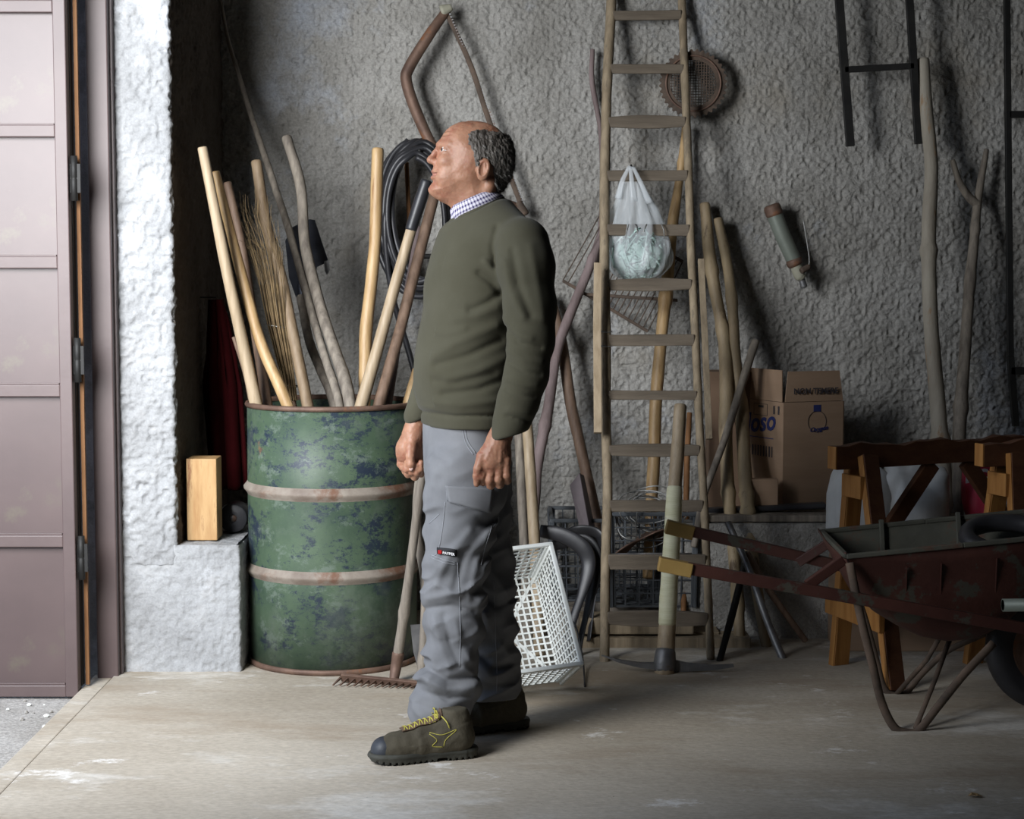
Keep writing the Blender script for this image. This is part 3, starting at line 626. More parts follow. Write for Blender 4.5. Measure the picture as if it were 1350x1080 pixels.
# open side faces the viewer and up; long side stands up, rolled a little anticlockwise
rl = math.radians(5); tl = math.radians(36)
ex0 = Vector((math.cos(rl), 0, math.sin(rl))); ey0 = Vector((-math.sin(rl), 0, math.cos(rl)))
Rt = Matrix.Rotation(-tl, 3, 'X')     # lean back
Rz = Matrix.Rotation(math.radians(13), 3, 'Z')
cex = Rz @ Rt @ ex0; cey = Rz @ Rt @ ey0; cez = Rz @ Rt @ Vector((0, -1, 0))
# lean: rotating about x by -tl tips the top away
WC = crate('plastic_crate', 'white latticed plastic crate standing on end behind the legs of the man', (-.115, 5.62, .012), cex, cey, cez, .28, .37, .18, M_white)
# ---------------- big ladder
ld = empty('wooden_ladder', FL(797, 880), 'tall old wooden ladder with narrow plank rungs leaning on the wall', 'ladder')
def lad_y(py): return 6.98-(.86)*(py/880.0)      # depth along the lean
LT = [(806, -150), (806, 0), (800, 120), (797, 240), (797, 350), (799, 450), (799, 560), (801, 650), (798, 760), (797, 878)]
RT = [(893, -150), (899, 0), (904, 130), (908, 230), (911, 330), (917, 450), (922, 560), (928, 660), (933, 770), (937, 868)]
pole('rail', None, None, [(x, y, lad_y(max(y, -120)) , 13) for x, y in LT], M_wlad, parent=ld, rough=.07, n=8)
pole('rail', None, None, [(x, y, lad_y(max(y, -120))+.02, 11) for x, y in RT], M_wlad, parent=ld, rough=.07, n=8)
def atx(T, y): return float(np.interp(y, [p[1] for p in T], [p[0] for p in T]))
for i, y in enumerate([-52, 21, 91, 161, 232, 303, 376, 449, 521, 594, 667, 741, 815]):
    D = lad_y(y)-.005; a = P(atx(LT, y)+3, y, D); c = P(atx(RT, y)-2, y+random.uniform(-1.5, 1.5), D+.02)
    hh = random.choice((12, 13, 14, 15))*D/FPX
    if y > 700: hh *= 1.35
    b = MB(); b.beam(a, c, .022, hh, bev=.003)
    bmesh.ops.subdivide_edges(b.bm, edges=[e for e in b.bm.edges if abs((e.verts[0].co-e.verts[1].co).x) > .15], cuts=6)
    for v in b.bm.verts:
        t_ = (v.co.x-a.x)/(c.x-a.x); v.co.z += (v.co.z-(a.z+(c.z-a.z)*t_))*(.35*math.sin(t_*PI)*(i % 3 == 0)) + random.uniform(-.0008, .0008)
    b.build('rung', M_wrung, ld)
for pts_, lab in (([(788, 347, 6.56, 10), (787, 430, 6.50, 10), (788, 571, 6.36, 11)], 'clean pale batten hanging beside the left rail'), ([(924, 342, 6.62, 8), (929, 440, 6.52, 9), (935, 579, 6.40, 9)], 'worn pale batten hanging beside the right rail')):
    b = MB(); v = [ptw(p)[0] for p in pts_]
    for i in range(2): b.beam(v[i], v[i+1], pts_[0][3]*6.5/FPX, .018, (0, 1, 0), .001)
    q = b.build('haft', M_wpale if pts_[0][0] < 800 else M_wlad, ld); q['label'] = lab  # taken for tool handles hanging here, added as ladder parts
for y in (437, 456): 
    c = P(799, y, lad_y(y)); b = MB(); b.tube([c+Vector((math.cos(a)*.021, math.sin(a)*.021, .002*math.sin(a))) for a in np.linspace(0, 2*PI, 16, endpoint=False)], .0018, 5, closed=True); b.build('binding_wire', M_wire, ld)
    c = P(790, y, lad_y(y)); b = MB(); b.tube([P(785, y, lad_y(y)-.0), P(799, y, lad_y(y)-.025)], .0018, 5); b.build('binding_wire', M_wire, ld)
for x, k in ((827, -1), (839, 1), (850, -1), (874, 1)):
    D = lad_y(303); b = MB(); b.tube([P(x-2*k, 296, D-.02), P(x+k, 303, D-.024), P(x+2*k, 313, D-.02), P(x, 314, D+.01), P(x-2*k, 295, D+.01)], .0022, 5, closed=True); b.build('binding_wire', M_wire, ld)
# ---------------- round toothed disc
dc = P(914, 110, 6.95); ds = 6.95/FPX; R0 = 43*ds
t = empty('round_sieve', dc, 'round rusty toothed disc with a mesh centre hanging behind the ladder', 'disc')
b = MB(); n = 144; ring = []
for k in range(n):
    a = 2*PI*k/n; r = R0*(1.03 if k % 4 in (1, 2) else .965)
    ring.append((a, r))
vo = [b.bm.verts.new(dc+Vector((math.cos(a)*r, 0, math.sin(a)*r))) for a, r in ring]; vi = [b.bm.verts.new(dc+Vector((math.cos(a)*R0*.70, -.004, math.sin(a)*R0*.70))) for a, r in ring]
vo2 = [b.bm.verts.new(v.co+Vector((0, .01, 0))) for v in vo]; vi2 = [b.bm.verts.new(v.co+Vector((0, .01, 0))) for v in vi]
for k in range(n):
    j = (k+1) % n
    b.bm.faces.new((vo[k], vo[j], vi[j], vi[k])); b.bm.faces.new((vo2[k], vi2[k], vi2[j], vo2[j])); b.bm.faces.new((vo[k], vo2[k], vo2[j], vo[j])); b.bm.faces.new((vi[k], vi[j], vi2[j], vi2[k]))
b.build('toothed_ring', M_rustd, t)
b = MB()
for k in range(-8, 9):
    x = k/8.6*R0*.70; h = math.sqrt(max(0, (R0*.70)**2-x*x))
    b.beam(dc+Vector((x, .003, -h)), dc+Vector((x, .003, h)), .0028, .0028, (0, 1, 0)); b.beam(dc+Vector((-h, .005, x)), dc+Vector((h, .005, x)), .0028, .0028, (0, 1, 0))
q = b.build('mesh', M_rustd, t); q['kind'] = 'stuff'
b = MB(); b.lathe([(R0*.80, -.006), (R0*.83, -.012), (R0*.86, -.006)], dc, 64, (0, 1, 0)); b.build('raised_ring', M_rust, t)
b = MB(); b.tube([dc+Vector((0, 0, R0*.9)), dc+Vector((0, .11, R0*.92))], .004, 6); b.build('nail', M_black, t)
pole('branch', 'thin dark crooked branch on the wall just left of the ladder top', 'branch', [(780, 66, 7.0, 6), (781, 100, 7.0, 7), (787, 140, 7.0, 7), (791, 180, 7.0, 6), (793, 260, 7.0, 6), (789, 360, 6.99, 6)], M_vine, wob=.01)
# ---------------- plastic bag of mint strips on a nail
bg = empty('carrier_bag', P(840, 368, 6.72), 'white plastic carrier bag full of mint green strips hanging behind the ladder', 'bag')
nu, nv = 64, 46; V = []
bc = [(222, 831, 4, .02), (236, 832, 9, .03), (255, 835, 18, .045), (275, 838, 28, .07), (295, 840, 35, .09), (315, 841, 40, .11), (335, 842, 43, .12), (352, 842, 40, .115), (364, 842, 30, .09), (371, 842, 12, .04)]
ys = np.array([q[0] for q in bc], float)
for j in range(nv+1):
    y = 240+(371-240)*j/nv; cx = np.interp(y, ys, [q[1] for q in bc]); hw = np.interp(y, ys, [q[2] for q in bc])*6.72/FPX; dp = np.interp(y, ys, [q[3] for q in bc])*.8
    c = P(cx, y, 6.74)
    for i in range(nu):
        a = 2*PI*i/nu; up = (1-j/nv); fold = 1+.16*up*math.sin(a*9+y*.02)+.05*math.sin(a*17+y*.09)+.04*math.sin(a*5+y*.15)
        V.append((c.x+math.cos(a)*hw*fold, c.y+math.sin(a)*dp*fold, c.z))
F = [(j*nu+i, j*nu+(i+1) % nu, (j+1)*nu+(i+1) % nu, (j+1)*nu+i) for j in range(nv) for i in range(nu)]
me = from_np(V, F, smooth=True); link('bag_skin', me, M_bag, bg, origin=P(842, 371, 6.74))
for pts_ in ([(815, 262), (820, 240), (830, 219)], [(856, 268), (846, 244), (834, 219)], [(836, 266), (833, 240), (831, 219)]):
    b = MB(); b.tube([tuple(v) for v in crom(np.array([tuple(P(x, y, 6.70)) for x, y in pts_]), 6)], [.014, .013, .012, .011, .010, .010, .009, .009, .008, .008, .007, .007, .006][:13], 8, flat=.4); b.build('bag_handle', M_bag, bg)
b = MB()
for k in range(150):
    y0 = random.uniform(310, 366); hw = float(np.interp(y0, ys, [q[2] for q in bc]))*.86; a = random.uniform(0, 2*PI); r = random.uniform(.75, .98)
    pts_ = []
    for s_ in range(5):
        aa = a+s_*.22*random.choice((1, 1, -1)); yy = min(367, max(302, y0+random.uniform(-14, 14)*s_*.5)); h2 = float(np.interp(yy, ys, [q[2] for q in bc]))*.86*6.72/FPX
        c = P(842, yy, 6.74); pts_.append(c+Vector((math.cos(aa)*h2*r, math.sin(aa)*h2*.9*r, 0)))
    b.tube(pts_, .0045, 4, flat=.35)
q = b.build('mint_strips', M_mint, bg); q['kind'] = 'stuff'
bc2 = MB(); bmesh.ops.create_uvsphere(bc2.bm, u_segments=28, v_segments=16, radius=1.0)
cc = P(842, 338, 6.74)
for v in bc2.bm.verts: v.co = Vector((v.co.x*.098, v.co.y*.078, v.co.z*.078))*(1+.06*math.sin(v.co.x*9+v.co.z*7)) + cc
q = bc2.build('contents', M_mint, bg, smooth=True)
b = MB(); b.tube([P(833, 222, 7.046), P(832, 218, 6.68)], .004, 6); b.build('nail', M_black, bg)
# ---------------- tined harrow head behind the bag
hr = empty('tined_rake_head', P(800, 400, 6.98), 'rusty wire tined rake head hanging on the wall behind the bag', 'rake')
A0, A1 = P(742, 370, 6.97), P(854, 437, 6.97); B0, B1 = P(790, 285, 6.93), P(900, 345, 6.93)
b = MB(); b.beam(A0, A1, .012, .018, (0, 1, 0), .002); b.build('lower_bar', M_rustd, hr)
b = MB(); b.beam(B0, B1, .012, .018, (0, 1, 0), .002); b.build('upper_bar', M_rustd, hr)
b = MB(); b.beam(P(772, 388, 6.95), P(893, 396, 6.95), .012, .024, (0, 1, 0), .002); b.build('cross_bar', M_rustd, hr)
for i in range(18):
    if 1 < i < 6: continue
    t_ = i/17; p = A0.lerp(A1, t_); q = B0.lerp(B1, t_); mid = p.lerp(q, .5)+Vector((0, -.02, 0))
    b = MB(); b.tube([tuple(v) for v in crom(np.array([tuple(p), tuple(mid), tuple(q)]), 4)], .0024, 5); b.build('tine', M_rustd, hr)
# ---------------- long pole behind ladder and thin sticks
pole('wooden_pole', 'long honey coloured crooked pole rising behind the ladder rungs', 'pole', [(904, 165, 6.98, 9), (898, 215, 6.95, 10), (885, 305, 6.9, 15), (880, 375, 6.86, 16), (871, 450, 6.8, 16), (864, 530, 6.75, 17), (862, 600, 6.7, 17), (858, 660, 6.66, 16), (854, 760, 6.56, 16)], M_wgold, wob=.008, knots=2)
pole('stick', 'slim reddish stick upright behind the right ladder rail', 'stick', [(909, 545, 6.72, 7), (906, 600, 6.70, 8), (904, 690, 6.62, 8), (900, 860, 6.42, 8)], M_rustwood)
pole('peeled_pole', 'knotty peeled pole with a dark eye leaning right of the ladder', 'pole', [(929, 270, 6.98, 14), (934, 320, 6.95, 16), (944, 385, 6.88, 16), (954, 450, 6.82, 17), (959, 520, 6.74, 19), (957, 580, 6.68, 18), (959, 640, 6.62, 17), (966, 720, 6.5, 16), (972, 800, 6.42, 15), (976, 868, 6.36, 15)], M_bark, knots=5, wob=.01)
pole('peeled_pole', 'second knotty pole, darker topped, just left of the cardboard box', 'pole', [(947, 290, 6.98, 13), (957, 340, 6.94, 14), (965, 400, 6.87, 14), (969, 470, 6.8, 15), (976, 550, 6.72, 17), (982, 630, 6.62, 18), (991, 720, 6.5, 17), (1002, 790, 6.42, 15), (1012, 862, 6.36, 14)], M_bark, knots=5, wob=.01)
pole('metal_tube', 'dull grey tube slanting from behind the knotty poles to the floor', 'tube', [(960, 690, 6.44, 9), (985, 745, 6.36, 9), (1010, 815, 6.26, 10), (1035, 876, 6.17, 11)], M_steel)
pole('stick', 'dark bar slanting right to the floor beneath the ledge', 'stick', [(985, 730, 6.4, 9), (1015, 780, 6.36, 9), (1062, 845, 6.34, 8)], M_wbrown)
pole('stick', 'dark bar slanting left to the floor beside the ladder foot', 'stick', [(985, 730, 6.42, 9), (968, 800, 6.3, 10), (947, 878, 6.12, 9)], M_black)
pole('stick', 'short worn grey stick tilted right above the cardboard box', 'stick', [(996, 450, 6.74, 11), (980, 500, 6.70, 11), (955, 580, 6.62, 10), (928, 655, 6.5, 9), (915, 720, 6.46, 9)], M_wgrey)
# ---------------- mattock
mk = empty('mattock', FL(876, 892), 'mattock standing on its iron head, pale tape wound round the shaft', 'mattock')
pole('shaft', None, None, [(897, 536, 6.22, 17), (893, 600, 6.17, 18), (888, 665, 6.12, 19), (884, 740, 6.06, 21), (880, 820, 6.0, 22), (876, 888, 5.95, 26)], M_wpale, parent=mk)
pole('tape', 'pale yellow wound tape', None, [(889.5, 645, 6.135, 21), (886, 710, 6.085, 22.5), (882, 775, 6.03, 23.5), (879.5, 822, 5.995, 24)], M_tape, parent=mk, rough=.03, n=16)
pole('collar', None, None, [(877.5, 860, 5.97, 27), (876.5, 872, 5.96, 29), (876, 882, 5.955, 29)], M_steel, parent=mk, n=16)
b = MB(); v = [P(873, 878, 5.955), P(845, 877, 5.955), P(818, 872, 5.95), P(793, 864, 5.95)]
for i in range(3): b.beam(v[i], v[i+1], .022-.006*i, .030-.007*i, (0, 1, 0), w2=.022-.006*(i+1), h2=.030-.0085*(i+1))
b.build('pick_arm', M_steel, mk)
b = MB(); b.poly([P(x, y, D) for x, y, D in [(880, 868, 5.955), (905, 874, 5.955), (940, 877, 5.95), (967, 876, 5.95), (968, 880, 5.95), (940, 884, 5.95), (905, 886, 5.955), (880, 887, 5.955)]], (0, .010, 0)); b.build('adze_arm', M_steel, mk)
# ---------------- dark crates, wire, sheet, straps, planks behind the ladder
crate('plastic_crate', 'dark grey latticed crate behind the white crate, wire heaped over it', (.16, 6.62, .115), (1, 0, 0), (0, .98, 0), (0, 0, 1), .38, .32, .30, M_gcrate, .01, .04)
crate('plastic_crate', 'dark grey latticed crate low down behind the right half of the ladder', (.36, 6.50, .115), (1, 0, 0), (0, 1, 0), (0, 0, 1), .30, .10, .34, M_gcrate, .006, .045)
wc = MB()
for k in range(9):
    cx = random.uniform(842, 866); cy = random.uniform(668, 690); rx = random.uniform(20, 42); ry = random.uniform(24, 46); D = random.uniform(6.46, 6.56); t0 = random.uniform(0, 6)
    wc.tube([P(cx+rx*math.cos(a+t0)+3*math.sin(3*a), cy+ry*math.sin(a+t0)*.75, D+.03*math.sin(a*2+k)) for a in np.linspace(0, 5.6, 34)], .0026, 5)
o = wc.build('wire_coil', M_wire, origin=P(855, 715, 6.5)); tag(o, 'loose tangle of pale galvanised wire on the dark crates', 'wire')
nu, nv = 20, 10; V = []
for j in range(nv+1):
    for i in range(nu+1):
        u = i/nu; v = j/nv; c = P(796+u*96, 742-(math.sin(min(1, u*1.15)*PI*.55)**1.3)*44*(1-v*.25)+6*math.sin(u*9)*v, 6.44+v*.16); V.append((c.x, c.y, c.z+.01*math.sin(u*8+v*5)))
F = [(j*(nu+1)+i, j*(nu+1)+i+1, (j+1)*(nu+1)+i+1, (j+1)*(nu+1)+i) for j in range(nv) for i in range(nu)]
o = link('bent_sheet', from_np(V, F, smooth=True), M_rust, origin=P(840, 742, 6.5)); tag(o, 'curved rusty metal sheet lying across the dark crates', 'metal sheet'); o.modifiers.new('s', 'SOLIDIFY').thickness = .005
b = MB(); b.tube([P(795, 732, 6.43), P(850, 731, 6.41), P(912, 731, 6.42)], .006, 8); o = b.build('metal_rod', M_steel, origin=P(850, 731, 6.42)); tag(o, 'thin grey rod laid level over the dark crates', 'rod')
b = MB(); b.poly([P(x, y, D) for x, y, D in [(751, 640, 6.62), (764, 624, 6.62), (781, 720, 6.5), (771, 724, 6.5)]], (.004, .006, 0)); b.poly([P(764, 624, 6.62), P(770, 627, 6.72), P(790, 722, 6.6), P(781, 720, 6.5)], (-.003, .003, 0))
o = b.build('angle_iron', mat('purplish_sheet', (.10, .08, .085), (.16, .13, .14), 5, .6, .2, 40)); tag(o, 'purplish grey folded metal plate leaning left of the ladder', 'metal plate')
for lab, pts_, w in (('wide black rubber strip sagging down left of the ladder foot', [(712, 700, 6.32), (742, 706, 6.30), (768, 722, 6.28), (776, 745, 6.27), (768, 780, 6.24), (754, 822, 6.2), (744, 868, 6.16)], .028),
                     ('narrower black rubber strip nearest the left ladder rail', [(720, 722, 6.36), (770, 712, 6.34), (788, 742, 6.31), (778, 790, 6.28), (766, 840, 6.24), (760, 880, 6.19)], .022),
                     ('black rubber strap looped over the left dark crate', [(733, 716, 6.58), (760, 700, 6.52), (790, 706, 6.5), (792, 742, 6.45), (783, 790, 6.4), (776, 845, 6.33)], .020)):
    q = crom(np.array([tuple(P(*v)) for v in pts_]), 8); s_ = np.linspace(0, 1, len(q))
    b = MB(); b.tube([tuple(v) for v in q], [w*(.55+.5*math.sin(PI*min(1, t_*1.3+.1))**.7) for t_ in s_], 12, flat=.3); o = b.build('rubber_strip', M_rub); tag(o, lab, 'rubber strip', 'black rubber strips by the ladder')
b = MB(); b.tube([tuple(v) for v in crom(np.array([tuple(P(745, 815, 6.15)), tuple(P(757, 822, 6.1)), tuple(P(764, 845, 6.05)), tuple(P(769, 875, 6.0)), tuple(FL(771, 905, .004))]), 6)], .003, 6); o = b.build('cable_end', M_rub); tag(o, 'thin black cable end curving down to the floor right of the white crate', 'cable')
for lab, x0, x1, y, D, h in (('upper grey plank of the stack lying behind the ladder', 765, 915, 826, 6.36, 22), ('longer brown plank beneath it in the stack behind the ladder', 762, 990, 850, 6.34, 18)):
    a = P(x0, y, D); c = P(x1, y-2, D); hh = h*D/FPX; b = MB(); b.box((a.x, D, a.z-hh/2), (c.x, D+.13, a.z+hh/2), .004); o = b.build('plank', M_wlad); tag(o, lab, 'plank', 'planks behind the ladder')
b = MB()
b.box((P(745, 870, 6.36).x, 6.40, 0), (P(820, 870, 6.36).x, 6.52, .045), .004); o = b.build('plank', M_wlad); tag(o, 'short bearer on the floor at the left end of the plank stack', 'plank', 'planks behind the ladder')
b = MB(); b.box((P(900, 870, 6.36).x, 6.40, 0), (P(950, 870, 6.36).x, 6.5, .045), .004); o = b.build('plank', M_wlad); tag(o, 'short bearer on the floor at the right end of the plank stack', 'plank', 'planks behind the ladder')
b = MB(); b.box((.28, 6.6, 0), (.60, 6.95, .112), .004); b.box((-.05, 6.52, 0), (.28, 6.95, .112), .004); o = b.build('pallet_block', M_wgrey); tag(o, 'dark low timber base carrying the dark crates', 'pallet')
# ---------------- cardboard boxes on the ledge
bx = empty('cardboard_box', (1.0, 6.8, LZ+.03), 'large open brown cardboard box with blue print standing on the ledge', 'box')
zb = LZ+.035; C0 = P(1033, 530, 6.66); C0 = Vector((C0.x, 6.66, 0)); zt = P(1033, 531, 6.66).z
Lx = P(984, 530, 6.86); L0 = Vector((Lx.x, 6.86, 0)); R1 = P(1113, 530, 6.74); R0_ = Vector((R1.x, 6.74, 0)); K0 = L0+(R0_-C0)
K0.y = min(K0.y, 6.98)
def wall(nm, a, c, z0, z1, m=M_card, th=.005, tiltv=(0, 0, 0), inset=0):
    b = MB(); a = Vector(a); c = Vector(c); d = (c-a).normalized(); n = Vector((-d.y, d.x, 0)); tv = Vector(tiltv)
    lo0 = a+Vector((0, 0, z0)); lo1 = c+Vector((0, 0, z0)); hi0 = a+d*inset+Vector((0, 0, z1))+tv; hi1 = c-d*inset+Vector((0, 0, z1))+tv
    b.poly([lo0, lo1, hi1, hi0], n*th); return b.build(nm, m, bx)
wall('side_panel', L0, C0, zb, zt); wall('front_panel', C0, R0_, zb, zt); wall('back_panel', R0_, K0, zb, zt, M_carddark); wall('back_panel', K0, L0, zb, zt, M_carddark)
wall('flap', C0+Vector((.006, .0, 0)), R0_-Vector((.004, 0, 0)), zt+.002, zt+.113, M_card, .004, (0, .015, 0), .014)
wall('flap', L0+Vector((-.0, 0, 0)), C0-Vector((.006, 0, 0)), zt+.002, zt+.118, M_card, .004, (-.0, .01, 0), .0)
for nm, a, c in (('edge_crease', C0, R0_), ):
    pass
def text(s, m, size, org, ux, uz, parent, name='print', ext=.0008, bold=0.0, shear=0):
    cu = bpy.data.curves.new('t', 'FONT'); cu.body = s; cu.size = size; cu.extrude = ext; cu.offset = bold; cu.shear = shear; cu.resolution_u = 3
    to = bpy.data.objects.new('t', cu); COL.objects.link(to); dg = bpy.context.evaluated_depsgraph_get(); dg.update()
    me = bpy.data.meshes.new_from_object(to.evaluated_get(dg)); bpy.data.objects.remove(to)
    ux = Vector(ux).normalized(); uz = Vector(uz).normalized(); un = ux.cross(uz)
    M_ = Matrix((ux, uz, un)).transposed().to_4x4(); M_.translation = Vector(org); me.transform(M_)
    me.materials.clear()
    return link(name, me, m, parent, origin=org)
dL = (C0-L0).normalized(); nL = Vector((dL.y, -dL.x, 0)); dR = (R0_-C0).normalized(); nR = Vector((dR.y, -dR.x, 0))
def onL(s_, py): v = L0.lerp(C0, s_); v.z = P(1000, py, 6.75).z; return v+nL*.0015
def onR(s_, py): v = C0.lerp(R0_, s_); v.z = P(1075, py, 6.7).z; return v+nR*.0015
text('loso', M_ink, .105, onL(.02, 573), dL+Vector((0, 0, .13)), (0, 0, 1), bx, 'printed_word', bold=.002, shear=.15)
text('NON TEMERE', M_inkb, .030, Vector((*onR(.16, 518).xy, 0))+Vector((0, -.004+.003, P(1075, 519, 6.7).z)), dR, (0, 0, 1), bx, 'printed_words', bold=.0006)
def rect(nm, on, s0, s1, y0, y1, m, line=.0012, solid=False):
    b = MB(); q = [on(s0, y0), on(s1, y0), on(s1, y1), on(s0, y1)]
    if solid: b.poly(q, (0, .001, 0))
    else:
        for i in range(4): b.beam(q[i], q[(i+1) % 4], line*1.4, .0008, (0, 1, 0))
    return b.build(nm, m, bx)
rect('printed_frame', onL, .22, .58, 533, 548, M_inkb); rect('printed_mark', onL, .34, .48, 535, 538, M_inkb, solid=True); rect('printed_mark', onL, .74, .78, 534, 545, M_inkb, solid=True); rect('printed_mark', onL, .86, .90, 534, 545, M_inkb, solid=True)
for k in range(9): rect('printed_bar', onL, .10+k*.075, .13+k*.075+.01*(k % 2), 588, 602, M_inkb, solid=True)
rect('printed_line', onL, .05, .75, 577, 578, M_ink, solid=True)
rect('printed_cap', onR, .49, .61, 534, 543, M_ink, solid=True)
b = MB(); q = [onR(.5+.05+.15*math.cos(a), 556+14*math.sin(a)) for a in np.linspace(0, 2*PI, 30, endpoint=False)]; b.tube(q, .0008, 4, closed=True); b.build('printed_bottle', M_inkb, bx)
text('Oxygen', M_ink, .024, onR(.43, 570), dR+Vector((0, 0, .12)), (0, 0, 1), bx, 'printed_script', shear=.3)
b = MB(); v0 = P(936, 640, 6.80); b.box((P(936, 600, 6.80).x, 6.84, LZ+.004), (P(986, 600, 6.80).x+.05, 6.98, P(940, 490, 6.85).z), .003); o = b.build('cardboard_box', M_carddark); tag(o, 'dark narrow cardboard box on the ledge behind the knotty poles', 'box')
b = MB(); a_ = P(990, 632, 6.60); b.box((P(988, 632, 6.60).x, 6.60, LZ+.034), (P(1026, 632, 6.60).x, 6.64, P(990, 632, 6.6).z), .002); o = b.build('cardboard_flap', M_card); tag(o, 'light loose cardboard piece leaning at the foot of the big box', 'cardboard')
b = MB(); b.box((.66, 6.51, LZ+.003), (1.62, 6.66, LZ+.028), .004); o = b.build('plank', M_wgrey); tag(o, 'thin grey board lying along the concrete ledge', 'plank')
b = MB(); b.beam(P(930, 678, 6.60)+Vector((0, 0, .012)), P(1088, 668, 6.60)+Vector((0, 0, .006)), .05, .020, (0, 0, 1), .006); o = b.build('rubber_sheet', M_rub); tag(o, 'folded black sheet on the board before the boxes', 'sheet')
# ---------------- hand pump on the wall
hp = empty('hand_sprayer', P(1052, 372, 6.98), 'grey green metal hand sprayer hanging slanted on the bare wall', 'sprayer')
pole('barrel', None, None, [(1019, 277, 6.96, 21), (1030, 306, 6.96, 21), (1047, 344, 6.96, 20)], M_pump, parent=hp, rough=0, n=20)
pole('end_cap', None, None, [(1018, 274, 6.96, 23), (1021, 282, 6.96, 23)], M_rust, parent=hp, rough=0, n=20)
pole('joint_ring', None, None, [(1046.5, 344, 6.96, 22), (1048, 347, 6.96, 22)], M_rust, parent=hp, rough=0, n=20)
pole('neck', None, None, [(1048, 347, 6.96, 17), (1054, 362, 6.96, 16), (1057, 366, 6.96, 13)], M_olive, parent=hp, n=14)
pole('nozzle', None, None, [(1055, 362, 6.96, 8), (1060, 378, 6.96, 9)], M_steel, parent=hp, n=10)
pole('valve', None, None, [(1057, 357, 6.92, 9), (1066, 352, 6.93, 8)], M_rustd, parent=hp, n=10)
b = MB(); b.tube([tuple(v) for v in crom(np.array([tuple(P(x, y, 6.97)) for x, y in [(1059, 290), (1064, 320), (1067, 345), (1063, 356)]]), 5)], .0025, 5); b.build('wire_bail', M_wire, hp)
b = MB(); b.tube([P(1032, 300, 7.046), P(1034, 298, 6.96)], .005, 6); b.build('nail', M_black, hp)
# ---------------- iron frames on the wall
fr = empty('iron_ladder', P(1122, 192, 6.9), 'dark H shaped iron frame hanging high on the wall', 'iron frame')
def bar_(x0, y0, x1, y1, D0, D1, w, par, nm, th=.02, m=M_black):
    b = MB(); b.beam(P(x0, y0, D0), P(x1, y1, D1), w*D0/FPX, th, (0, 1, 0), .002); return b.build(nm, m, par)
bar_(1104, -30, 1121, 193, 6.90, 6.90, 11, fr, 'upright'); bar_(1197, -30, 1211, 190, 6.90, 6.90, 10, fr, 'upright'); bar_(1113, 92, 1205, 87, 6.90, 6.90, 8, fr, 'crossbar')
b = MB(); b.tube([P(1113, 90, 6.9), P(1113, 88, 7.046)], .005, 6); b.tube([P(1203, 86, 6.9), P(1203, 84, 7.046)], .005, 6); b.build('wall_pin', M_black, fr)
fr = empty('iron_ladder', P(1342, 560, 6.9), 'tall dark iron ladder frame at the right edge of the picture', 'iron frame')
bar_(1327, -30, 1332, 470, 6.88, 6.88, 8, fr, 'upright'); bar_(1332, 470, 1339, 562, 6.88, 6.88, 9, fr, 'upright'); bar_(1330, 151, 1440, 151, 6.88, 6.88, 9, fr, 'crossbar'); bar_(1332, 489, 1440, 489, 6.88, 6.88, 10, fr, 'crossbar'); bar_(1438, -30, 1446, 562, 6.88, 6.88, 9, fr, 'upright')
b = MB(); b.tube([P(1331, 155, 6.88), P(1331, 153, 7.03)], .005, 6); b.tube([P(1440, 155, 6.88), P(1440, 153, 7.03)], .005, 6); b.build('wall_pin', M_black, fr)
# ---------------- tall logs right
pole('tall_log', 'thick pale log with a sawn flat top leaning right of the boxes', 'log', [(1217, 80, 6.92, 17), (1221, 140, 6.9, 18), (1228, 215, 6.88, 18), (1225, 290, 6.85, 19), (1226, 360, 6.8, 20), (1228, 430, 6.76, 20), (1234, 510, 6.72, 21), (1239, 580, 6.68, 22), (1247, 660, 6.62, 23), (1254, 760, 6.52, 24), (1258, 846, 6.44, 24)], M_log, knots=4, wob=.006, n=14)
fb = empty('forked_branch', FL(1256, 838), 'slender forked grey branch leaning right of the thick pale log', 'branch')
pole('stem', None, None, [(1301, 198, 6.98, 7), (1291, 262, 6.96, 11), (1284, 320, 6.9, 13), (1276, 400, 6.85, 15), (1270, 480, 6.78, 16), (1265, 560, 6.7, 18), (1262, 640, 6.62, 18), (1258, 740, 6.54, 18), (1256, 836, 6.48, 18)], M_wgrey, parent=fb, knots=4, wob=.008)
pole('side_fork', None, None, [(1289, 270, 6.955, 12), (1276, 258, 6.95, 11), (1264, 238, 6.94, 9), (1256, 212, 6.94, 7)], M_wgrey, parent=fb)
# ---------------- sacks behind the saw horses
def blob(name, label, cat, c, r, m, seed=0, amp=.12, zmin=0.0, pinch=0):
    b = MB(); bmesh.ops.create_uvsphere(b.bm, u_segments=48, v_segments=32, radius=1)
    co = np.array([tuple(v.co) for v in b.bm.verts]); n_ = vnoise(co[:, 0]*1.6+seed, co[:, 1]*1.6, co[:, 2]*1.6)-.5; n2 = vnoise(co[:, 0]*5+seed, co[:, 1]*5, co[:, 2]*5)-.5
    for v, a, a2 in zip(b.bm.verts, n_, n2):
        p = v.co; s_ = [math.copysign(abs(q)**.72, q) for q in p]; f = 1+amp*a*2+amp*.6*a2
        if pinch: f *= 1-pinch*max(0, p.z)**2
        v.co = Vector((s_[0]*r[0]*f, s_[1]*r[1]*f, s_[2]*r[2]*f))+Vector(c); v.co.z = max(v.co.z, zmin)
    o = b.build(name, m, smooth=True); tag(o, label, cat); return o
blob('sack', 'bulging white woven plastic sack behind the left sawhorse leg', 'sack', (P(1136, 672, 6.42).x, 6.42, .48), (.115, .12, .17), M_sack, 3, .14, .30)
blob('sack', 'crumpled grey white sack between the sawhorse braces', 'sack', (P(1205, 665, 6.38).x, 6.38, .49), (.12, .10, .15), M_sack, 9, .2, .30)
